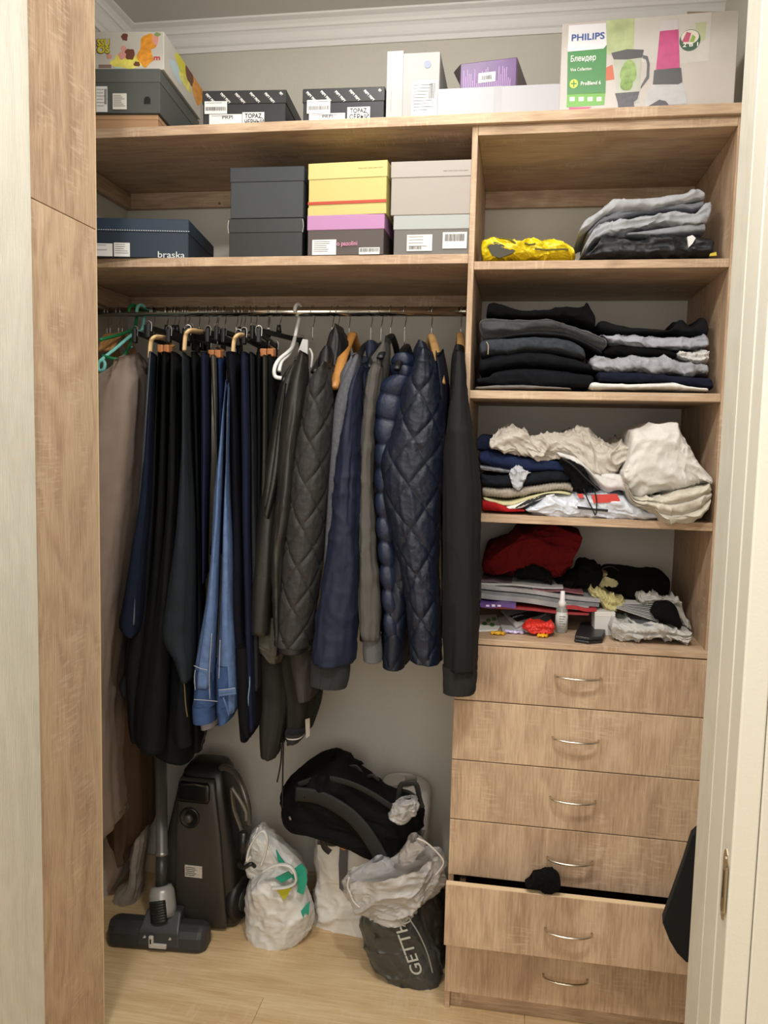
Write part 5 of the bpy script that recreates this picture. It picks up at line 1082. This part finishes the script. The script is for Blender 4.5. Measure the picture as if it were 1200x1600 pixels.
# ================================================================== FLOOR ITEMS
def vstack(rows, fr, n=40, p=.35):
    """loft of superellipse sections: rows of (height, cx, cy, half x, half y)"""
    V = []; th = np.linspace(0, 2*math.pi, n, endpoint=False)
    for z, cx_, cy_, a_, b_ in rows:
        for q in th:
            c_, s_ = math.cos(q), math.sin(q); V.append(fr(cx_+a_*math.copysign(abs(c_)**p, c_), cy_+b_*math.copysign(abs(s_)**p, s_), z))
    k = len(rows)
    Fc = [(i*n+j, i*n+(j+1) % n, (i+1)*n+(j+1) % n, (i+1)*n+j) for i in range(k-1) for j in range(n)]+[tuple(range(n))[::-1], tuple((k-1)*n+j for j in range(n))]
    return V, Fc
# vacuum cleaner standing on end against the wall
vb = at(330, 1440, .19); VX = (at(266, 1400, .19).x+at(376, 1400, .19).x)/2
vtop = at(330, 1206, .19).z
dkb = mat('#35312b', .45, spec=.5); dk2 = mat('#1c1b1a', .35, spec=.5)
vc = thing('vacuum_cleaner', 'dark brown-black canister vacuum cleaner standing on end against the wall', 'vacuum cleaner', (VX, .25, 0))
def vf(x, y, z): return (VX+x-.012*z/vtop, .25+y+.05*z, z)
H_ = vtop
rows = [(.004, .004, 0, .085, .05), (.02, .004, 0, .093, .062), (H_*.3, .003, 0, .092, .068), (H_*.6, -.004, .0, .083, .068), (H_*.85, -.010, .0, .072, .062), (H_*.95, -.012, .004, .064, .052), (H_*.99, -.012, .008, .050, .038), (H_, -.012, .01, .035, .025)]
V, Fc = vstack(rows, vf, 48, .4); put('housing', V, Fc, dk2, vc, True)
V, Fc = vstack([(.012, -.008, -.062, .074, .012), (.03, -.008, -.067, .078, .012), (H_*.6, -.014, -.068, .066, .012), (H_*.9, -.022, -.060, .055, .012), (H_*.93, -.022, -.056, .050, .010)], vf, 40, .35); put('base_plate', V, Fc, dkb, vc, True)
V, Fc = vstack([(H_*.80, -.026, -.078, .044, .007), (H_*.82, -.026, -.078, .048, .007), (H_*.90, -.026, -.073, .046, .007), (H_*.915, -.026, -.072, .040, .007)], vf, 32, .35); put('handle_recess', V, Fc, mat('#0b0b0b', .3), vc, True)
MB().tube([vf(-.055, -.082, H_*.905), vf(-.02, -.085, H_*.915), vf(.012, -.082, H_*.905)], .003, 8).put('carry_handle', dkb, vc, True)
c = Vector(vf(-.038, -.078, H_*.70))
dl = MB().lathe([(.030, 0), (.030, .003), (.027, .006), (.024, .004)], c, (0, -1, .05), 28).put('parking_socket', mat('#151412', .35), vc, True)
MB().lathe([(.013, .003), (.012, .014), (.008, .018)], c, (0, -1, .05), 20).put('knob', dkb, dl, True)
lb = MB().box(-.052, .0, -.0816, -.0802, H_*.335, H_*.335+.034, vf).put('rating_label', mat('#b5ada0', .5, var=.2, vscale=160), vc)
for k in range(5): MB().box(-.049, -.022+.004*(k % 2), -.0822, -.0815, H_*.335+.005+k*.0055, H_*.335+.0066+k*.0055, vf).put('print', INK, lb)
wh = Vector(vf(.088, -.015, .075))
whl = MB().lathe([(.055, -.012), (.062, -.006), (.062, .012), (.055, .018), (.02, .02)], wh, (1, -.25, 0), 36).put('wheel', mat('#181817', .5), vc, True)
MB().lathe([(.035, .018), (.03, .023), (.01, .024)], wh, (1, -.25, 0), 28).put('hub', dkb, whl, True)
# left side: dark wing with cable
V, Fc = vstack([(.003, -.122, -.005, .042, .055), (.03, -.124, -.005, .046, .06), (H_*.4, -.104, -.0, .040, .055), (H_*.8, -.076, .02, .030, .045), (H_*.9, -.066, .02, .024, .04)], vf, 28, .5); put('side_housing', V, Fc, mat('#2e2b27', .45), vc, True)
# transparent hose arc at the right
hz = smoothpath([at(340, 1204, .26), at(352, 1199, .24), at(368, 1210, .22), at(380, 1235, .20), at(387, 1262, .19), at(388, 1288, .19)], 8)
MB().tube(hz, [.010+.0005*(i % 2) for i in range(len(hz))], 12).put('hose', mat('#4c4840', .2, spec=.7), vc, True)
hz2 = smoothpath([at(362, 1230, .17), at(376, 1252, .165), at(384, 1268, .165), at(385, 1282, .17)], 6)
MB().tube(hz2, .005, 8).put('hose_grip', mat('#6a655b', .25, spec=.7), vc, True)
hz3 = smoothpath([at(362, 1232, .18), at(366, 1265, .18), at(378, 1300, .175), at(380, 1330, .17)], 6)
MB().tube(hz3, [.009-.0001*i for i in range(len(hz3))], 10, flat=.5).put('hose_cover', mat('#5a554a', .25, spec=.6), vc, True)
MB().tube([at(381, 1300, .16), at(379, 1340, .16)], .012, 14).put('hose_end', dk2, vc, True)
MB().tube(smoothpath([at(372, 1350, .16), at(380, 1356, .15), at(392, 1350, .15), at(398, 1354, .16)], 6), .006, 10).put('hose_clip', dk2, vc, True)
# wand and floor nozzle
nz = thing('vacuum_nozzle', 'charcoal floor nozzle with its grey telescopic tube standing at the left', 'vacuum nozzle', (at(241, 1480, .07).x, .07, 0))
NL, NR = atz(164, 1480, 0), atz(319, 1493, 0)
ex = (NR-NL); L_ = ex.length; ex.normalize(); ey = Vector((-ex.y, ex.x, 0)); oN = NL
def nf(x, y, z): return oN+ex*x+ey*y+Vector((0, 0, z*1.25))
nm_ = mat('#2f3030', .45, spec=.45)
V = []; Fc = []; K = 26; prof = [(.0, .002), (-.004, .012), (.0, .034), (.010, .046), (.030, .054), (.06, .052), (.080, .04), (.085, .015), (.08, .002)]
for i in range(K):
    u = i/(K-1); e = min(1, .55+.45*math.sin(min(u, 1-u)*K*.8)) if min(u, 1-u) < .05 else 1
    hz_ = 1-.0*u
    for y, z in prof: V.append(nf(u*L_, .04+(y-.04)*e, z*(.8+.2*e)*hz_))
m_ = len(prof)
Fc = [(i*m_+j, i*m_+(j+1) % m_, (i+1)*m_+(j+1) % m_, (i+1)*m_+j) for i in range(K-1) for j in range(m_)]+[tuple(range(m_))[::-1], tuple((K-1)*m_+j for j in range(m_))]
o = put('nozzle_head', V, Fc, nm_, nz, False); bevel(o, .004, 3)
# central raised cover (trapezoid)
cx_ = L_*.54
pr = [(cx_-.062, -.006, .012), (cx_+.062, -.006, .012), (cx_+.058, .002, .045), (cx_-.058, .002, .045), (cx_-.05, .045, .075), (cx_+.05, .045, .075), (cx_-.045, .085, .07), (cx_+.045, .085, .07), (cx_-.05, .09, .01), (cx_+.05, .09, .01)]
mb = MB(); mb.add([nf(*q) for q in pr], [(0, 1, 2, 3), (3, 2, 5, 4), (4, 5, 7, 6), (6, 7, 9, 8), (8, 9, 1, 0), (0, 3, 4, 6, 8), (1, 9, 7, 5, 2)]); o = mb.put('nozzle_cover', mat('#363737', .4, spec=.5), nz); bevel(o, .006, 3)
sl = mat('#b5b2aa', .35)
o = MB().box(cx_-.022, cx_+.026, -.011, -.003, .012, .022, nf).put('pedal', sl, nz); bevel(o, .002, 2)
o = MB().box(cx_-.024, cx_-.010, -.013, -.003, .012, .040, nf).put('pedal_lever', sl, nz); bevel(o, .004, 3)
MB().box(cx_-.019, cx_-.015, -.0138, -.0125, .024, .034, nf).put('slot', BLK, o)
for a_ in (cx_-.038, cx_+.034): MB().prism([(a_-.004, .032), (a_+.004, .032), (a_, .037)], lambda u, d, w_: nf(u, d, w_), -.006, -.001).put('arrow_mark', sl, nz)
# swivel neck with grille
NA = Vector(nf(cx_, .045, .06)); NT = at(252, 1384, .13); TB = at(253, 1336, .155); TT = at(251, 1140, .20)
mb = MB(); mb.tube([NA+(NT-NA)*k for k in (0, .3, .8, 1)], [.034, .036, .035, .028], 20); mb.put('neck_collar', mat('#9a9995', .35, .3), nz, True)
dn = (NT-NA).normalized(); pe = Vector((0, -1, 0)); pe = (pe-dn*pe.dot(dn)).normalized(); sx = dn.cross(pe)
L1_ = (NT-NA).length
gl = MB()
for k in range(8):
    z = L1_*(-.05+.085*k); gl = MB(); wd = .027
    P = [NA+dn*z+sx*(wd*math.sin(a))*(-1.2)+pe*(.0365*math.cos(a)) for a in np.linspace(-.75, .75, 7)]
    gl.tube(P, .0062, 6, flat=.75).put('grille_rib', mat('#151514', .5), nz, True)
MB().tube([NT, NT+(TB-NT)*.97], [.017, .0165], 18).put('tube_socket', mat('#2c2b29', .4), nz, True)
MB().tube([TB, TB+(TT-TB)*.03, TB+(TT-TB)*.031, TT], [.0185, .0185, .0165, .0165], 20).put('telescopic_tube', mat('#8b8a85', .3, .75), nz, True)
MB().tube([TT, TT+(TT-TB)*.15], .019, 16).put('tube_handle', BLK, nz, True)
# white carrier bag with teal print
plw = mat('#d5d4d0', .32, spec=.5, bump=.15, bscale=14, var=.04, vscale=14)
wbg = thing('carrier_bag', 'white plastic carrier bag with green lettering beside the vacuum cleaner', 'bag', (at(432, 1478, .17).x, .2, 0))
hang('bag_body', [(410, 1355), (396, 1365), (386, 1390), (383, 1420), (386, 1450), (400, 1472), (420, 1482)], [(450, 1352), (468, 1362), (482, 1385), (487, 1412), (484, 1440), (472, 1462), (440, 1483)], .20, .075, plw, wbg, fold=.008, fs=(12, 10), k=.4, ns=110, nr=90, micro=.006, ms=.6, hollow=False, capround=.25, p=.95)
hang('bag_top', [(398, 1290), (390, 1305), (388, 1330), (386, 1352), (392, 1372)], [(412, 1292), (440, 1315), (462, 1335), (476, 1352), (480, 1376)], .23, .05, plw, wbg, fold=.006, fs=(14, 10), k=.4, ns=100, micro=.006, ms=.7, hollow=False, capround=.12)
for q in ([(392, 1338), (386, 1345), (390, 1325), (402, 1305), (412, 1298), (418, 1312), (414, 1335), (408, 1352)], [(410, 1362), (430, 1352), (450, 1352), (460, 1362), (462, 1378), (448, 1386), (424, 1388)]):
    MB().tube(smoothpath([at(a_, b_, .115) for a_, b_ in q], 6), .0075, 10, flat=.45).put('bag_handle', plw, wbg, True)
tm = mat('#1f9a80', .4)
def sticker(poly_, Y, m, par, nm='print', th=.004, cv=0):
    P = [at(a_, b_, Y+cv*abs(i-len(poly_)/2)) for i, (a_, b_) in enumerate(poly_)]; k = len(P); mb = MB()
    mb.add(P+[p+Vector((0, th, 0)) for p in P], [tuple(range(k)), tuple(range(2*k-1, k-1, -1))]+[(i, i+k, (i+1) % k+k, (i+1) % k) for i in range(k)]); return mb.put(nm, m, par)
sticker([(431, 1328), (438, 1340), (448, 1352), (440, 1352), (434, 1346)], .172, tm, wbg)
sticker([(459, 1358), (470, 1350), (478, 1358), (480, 1376), (474, 1398), (464, 1394), (466, 1382), (456, 1372)], .140, tm, wbg)
sticker([(430, 1372), (450, 1362), (458, 1370), (440, 1380)], .134, tm, wbg)
sticker([(470, 1424), (484, 1408), (482, 1430), (476, 1426), (474, 1436)], .150, tm, wbg)
sticker([(430, 1388), (456, 1388), (444, 1407)], .124, mat('#b9b92a', .4), wbg)
# white paper / fabric shopper under the backpack
ppm = mat('#e2dfd8', .6, spec=.3, bump=.25, bscale=14, var=.05, vscale=8)
psh = thing('shopping_bag', 'large white shopper with orange-ringed handles under the black backpack', 'bag', (at(540, 1460, .25).x, .27, 0))
hang('bag_body', [(502, 1300), (500, 1340), (495, 1380), (492, 1420), (487, 1456)], [(664, 1290), (672, 1340), (680, 1390), (672, 1440), (650, 1470)], .33, .095, ppm, psh, fold=.008, fs=(7, 5), k=.3, ns=110, micro=.008, ms=.5, hollow=False, p=.5)
hang('bag_side', [(600, 1218), (640, 1220), (660, 1240), (655, 1300)], [(650, 1220), (672, 1235), (672, 1280), (668, 1330)], .36, .05, ppm, psh, fold=.004, ns=60, hollow=False)
sticker([(531, 1320), (540, 1315), (543, 1330), (542, 1380), (541, 1398), (530, 1388), (529, 1350)], .225, mat('#55565a', .6), psh, 'strap_handle', .004)
for cx1, cy1 in ((537, 1322), (619, 1318)):
    c = at(cx1, cy1, .226); MB().lathe([(.011, 0), (.011, .002), (.005, .0025)], c, (0, -1, 0), 20).put('eyelet', mat('#c98a3a', .5), psh)
# backpack
bpm = mat('#0b0b0c', .8, spec=.15, weave=.4, var=.1, vscale=14)
bp = thing('backpack', 'black backpack slumped on top of the white shopper', 'backpack', at(560, 1300, .2))
hang('pack_body', [(518, 1184), (480, 1190), (446, 1222), (440, 1260), (446, 1290), (480, 1298), (540, 1315), (590, 1330), (612, 1322)], [(522, 1184), (545, 1190), (580, 1208), (610, 1230), (650, 1246), (664, 1262), (655, 1290), (636, 1310), (618, 1322)], .22, .10, bpm, bp, fold=.010, fs=(8, 8), k=.3, ns=120, nr=90, micro=.007, ms=.5, hollow=False, capround=.12, p=.9)
def strap(q, Y, r_, nm='strap', m=None, flat=.3):
    Ys = np.linspace(Y[0], Y[1], len(q)) if hasattr(Y, '__len__') else [Y]*len(q)
    P = smoothpath([at(a_, b_, y_) for (a_, b_), y_ in zip(q, Ys)], 8)
    # flat ribbon facing the viewer
    V = []; n_ = len(P)
    for i, p_ in enumerate(P):
        t_ = (P[min(i+1, n_-1)]-P[max(i-1, 0)]).normalized(); vw = (p_-CAM).normalized(); sd_ = t_.cross(Vector((0, 1, 0))).normalized(); dn_ = Vector((0, 1, 0))
        for a_ in np.linspace(0, 2*math.pi, 12, endpoint=False):
            c_, s_ = math.cos(a_), math.sin(a_); V.append(p_+sd_*r_*math.copysign(abs(c_)**.6, c_)+dn_*r_*flat*math.copysign(abs(s_)**.6, s_))
    Fc = [(i*12+j, i*12+(j+1) % 12, (i+1)*12+(j+1) % 12, (i+1)*12+j) for i in range(n_-1) for j in range(12)]+[tuple(range(12))[::-1], tuple((n_-1)*12+j for j in range(12))]
    return put(nm, V, Fc, m or bpm, bp, True)
stm = mat('#0f1011', .6, weave=.5)
strap([(462, 1240), (500, 1246), (540, 1268), (565, 1292), (583, 1318), (596, 1342)], (.115, .10), .020, 'shoulder_strap', stm)
strap([(466, 1226), (500, 1216), (540, 1222), (580, 1240), (625, 1270)], (.125, .13), .008, 'zip_flap', stm)
strap([(540, 1200), (556, 1198), (566, 1210), (574, 1216)], .20, .006, 'grab_handle', BLK)
strap([(574, 1214), (582, 1212), (592, 1220)], .19, .005, 'strap_end', BLK)
strap([(508, 1302), (505, 1315), (508, 1325), (516, 1332)], .16, .009, 'loose_strap', BLK)
strap([(622, 1250), (626, 1228), (636, 1224), (650, 1226), (656, 1250), (660, 1262)], .13, .007, 'side_strap', BLK)
strap([(452, 1276), (454, 1281)], .13, .003, 'zip_pull', mat('#8d8d8d', .3, .8))
hang('bottle_pocket_item', [(625, 1248), (610, 1256), (606, 1270), (618, 1280)], [(652, 1246), (650, 1262), (640, 1276), (630, 1284)], .10, .03, mat('#a9a8a6', .6, var=.35, vscale=70), None, fold=.004, ns=80, nr=60, hollow=False, capround=.1, micro=.008, ms=1.2)
tag(bpy.data.objects['bottle_pocket_item'], 'small grey and white patterned cloth tucked into the backpack side', 'cloth'); bpy.data.objects['bottle_pocket_item'].name = 'pouch'
# translucent bag with dark contents
def film(h, a_, r_=.25):
    m = mat(h, r_, spec=.6, bump=.06, bscale=16, alpha=a_); return m
tb_ = thing('translucent_bag', 'translucent plastic bag holding a dark printed garment beside the drawers', 'bag', (at(640, 1530, .05).x, .08, 0))
hang('dark_contents', [(556, 1418), (566, 1462), (582, 1500), (612, 1530), (640, 1544), (655, 1546)], [(640, 1412), (655, 1440), (672, 1480), (684, 1510), (688, 1532), (668, 1546)], .095, .048, mat('#1b1d17', .3, spec=.5, var=.35, vscale=7), tb_, fold=.008, fs=(10, 8), k=.3, ns=110, nr=80, micro=.004, hollow=False, capround=.12, p=.9)
hang('film_lower', [(545, 1412), (555, 1455), (574, 1500), (606, 1532), (640, 1548), (660, 1551)], [(646, 1400), (664, 1440), (680, 1480), (690, 1510), (692, 1535), (678, 1552)], .095, .054, film('#c9cbc4', .07, .1), tb_, fold=.008, fs=(12, 8), k=.3, ns=100, nr=70, micro=.004, hollow=False, capround=.1, p=.9)
hang('film_top', [(545, 1372), (542, 1385), (546, 1400), (556, 1414), (570, 1424)], [(690, 1330), (692, 1350), (684, 1385), (668, 1405), (646, 1430)], .09, .055, film('#cfcbc6', .66, .3), tb_, fold=.010, fs=(10, 7), k=.3, ns=120, nr=90, micro=.011, ms=.7, hollow=False, p=.7)
hang('film_flap', [(580, 1344), (555, 1362), (543, 1378), (546, 1396)], [(600, 1340), (616, 1350), (616, 1372), (600, 1392)], .07, .02, film('#c3c3c8', .5, .3), tb_, fold=.006, ns=60, micro=.003, hollow=False)
hang('film_handle', [(640, 1310), (622, 1335), (620, 1352), (600, 1385)], [(652, 1308), (668, 1322), (650, 1340), (630, 1385)], .10, .03, film('#c9c2bc', .55, .3), tb_, fold=.006, ns=60, micro=.004, hollow=False)
for q in ([(652, 1310), (668, 1318), (690, 1340), (692, 1352), (680, 1368)], [(546, 1392), (552, 1408), (562, 1418)], [(546, 1370), (543, 1385), (550, 1402)]):
    MB().tube(smoothpath([at(a_, b_, .045) for a_, b_ in q], 6), .0025, 6).put('film_edge', film('#dcd8d2', .8, .3), tb_, True)
mg = mat('#b9bbb4', .5)
p0, p1 = at(662, 1522, .038), at(632, 1440, .038); u_ = (p1-p0); 
text('GETTH', p0, u_, u_.cross(Vector((0, 1, 0))), .044, mg, tb_, 'lettering', .0004, u_.length, bold=.012)
MB().tube(smoothpath([at(640, 1436, .036), at(655, 1460, .036), at(668, 1490, .036), at(676, 1520, .037)], 6), .002, 6).put('cord', mat('#8d8f88', .6), tb_, True)
MB().tube(smoothpath([at(622, 1440, .036), at(630, 1432, .034), at(642, 1437, .036), at(632, 1443, .034), at(624, 1436, .036)], 6), .0018, 6).put('cord_knot', mat('#a5a7a0', .6), tb_, True)
HG('sack', 'dark olive sack standing between the translucent bag and the drawers', 'bag', [(640, 1345), (634, 1360), (642, 1420), (650, 1480), (664, 1530), (680, 1552)], [(668, 1350), (686, 1385), (697, 1420), (697, 1470), (696, 1520), (694, 1550)], .17, .05, mat('#22231d', .4, bump=.25, bscale=18), fold=.006, micro=.004, hollow=False, k=.3, capround=.08)
# black sock over the open drawer
F('sock', 'black sock hanging over the edge of the open drawer', 'sock', None, [(832, 1386), (835, 1374), (850, 1371), (866, 1372), (877, 1380)], [(820, 1390), (840, 1395), (860, 1398), (876, 1397)], -.10, .05, cl('#0a0a0b'), wr=.003, ridge=.003, rs=30, end=.1)
# black garment corner hanging behind the right jamb
P = [(1081, 1308), (1068, 1350), (1052, 1395), (1035, 1442), (1046, 1470), (1058, 1490), (1072, 1504), (1110, 1520), (1112, 1300)]
Q = [at(a_, b_, -.30) for a_, b_ in P]; Q[-1].x = Q[-2].x = XR-.005; Q[-1].z += .12; k = len(Q); mb = MB()
mb.add(Q+[p+Vector((.004, .03, 0)) for p in Q], [tuple(range(k)), tuple(range(2*k-1, k-1, -1))]+[(i, i+k, (i+1) % k+k, (i+1) % k) for i in range(k)]); o = mb.put('towel', mat('#080909', .95)); bevel(o, .002, 2)
tag(o, 'black cloth corner hanging in front of the drawers behind the right door jamb', 'cloth')
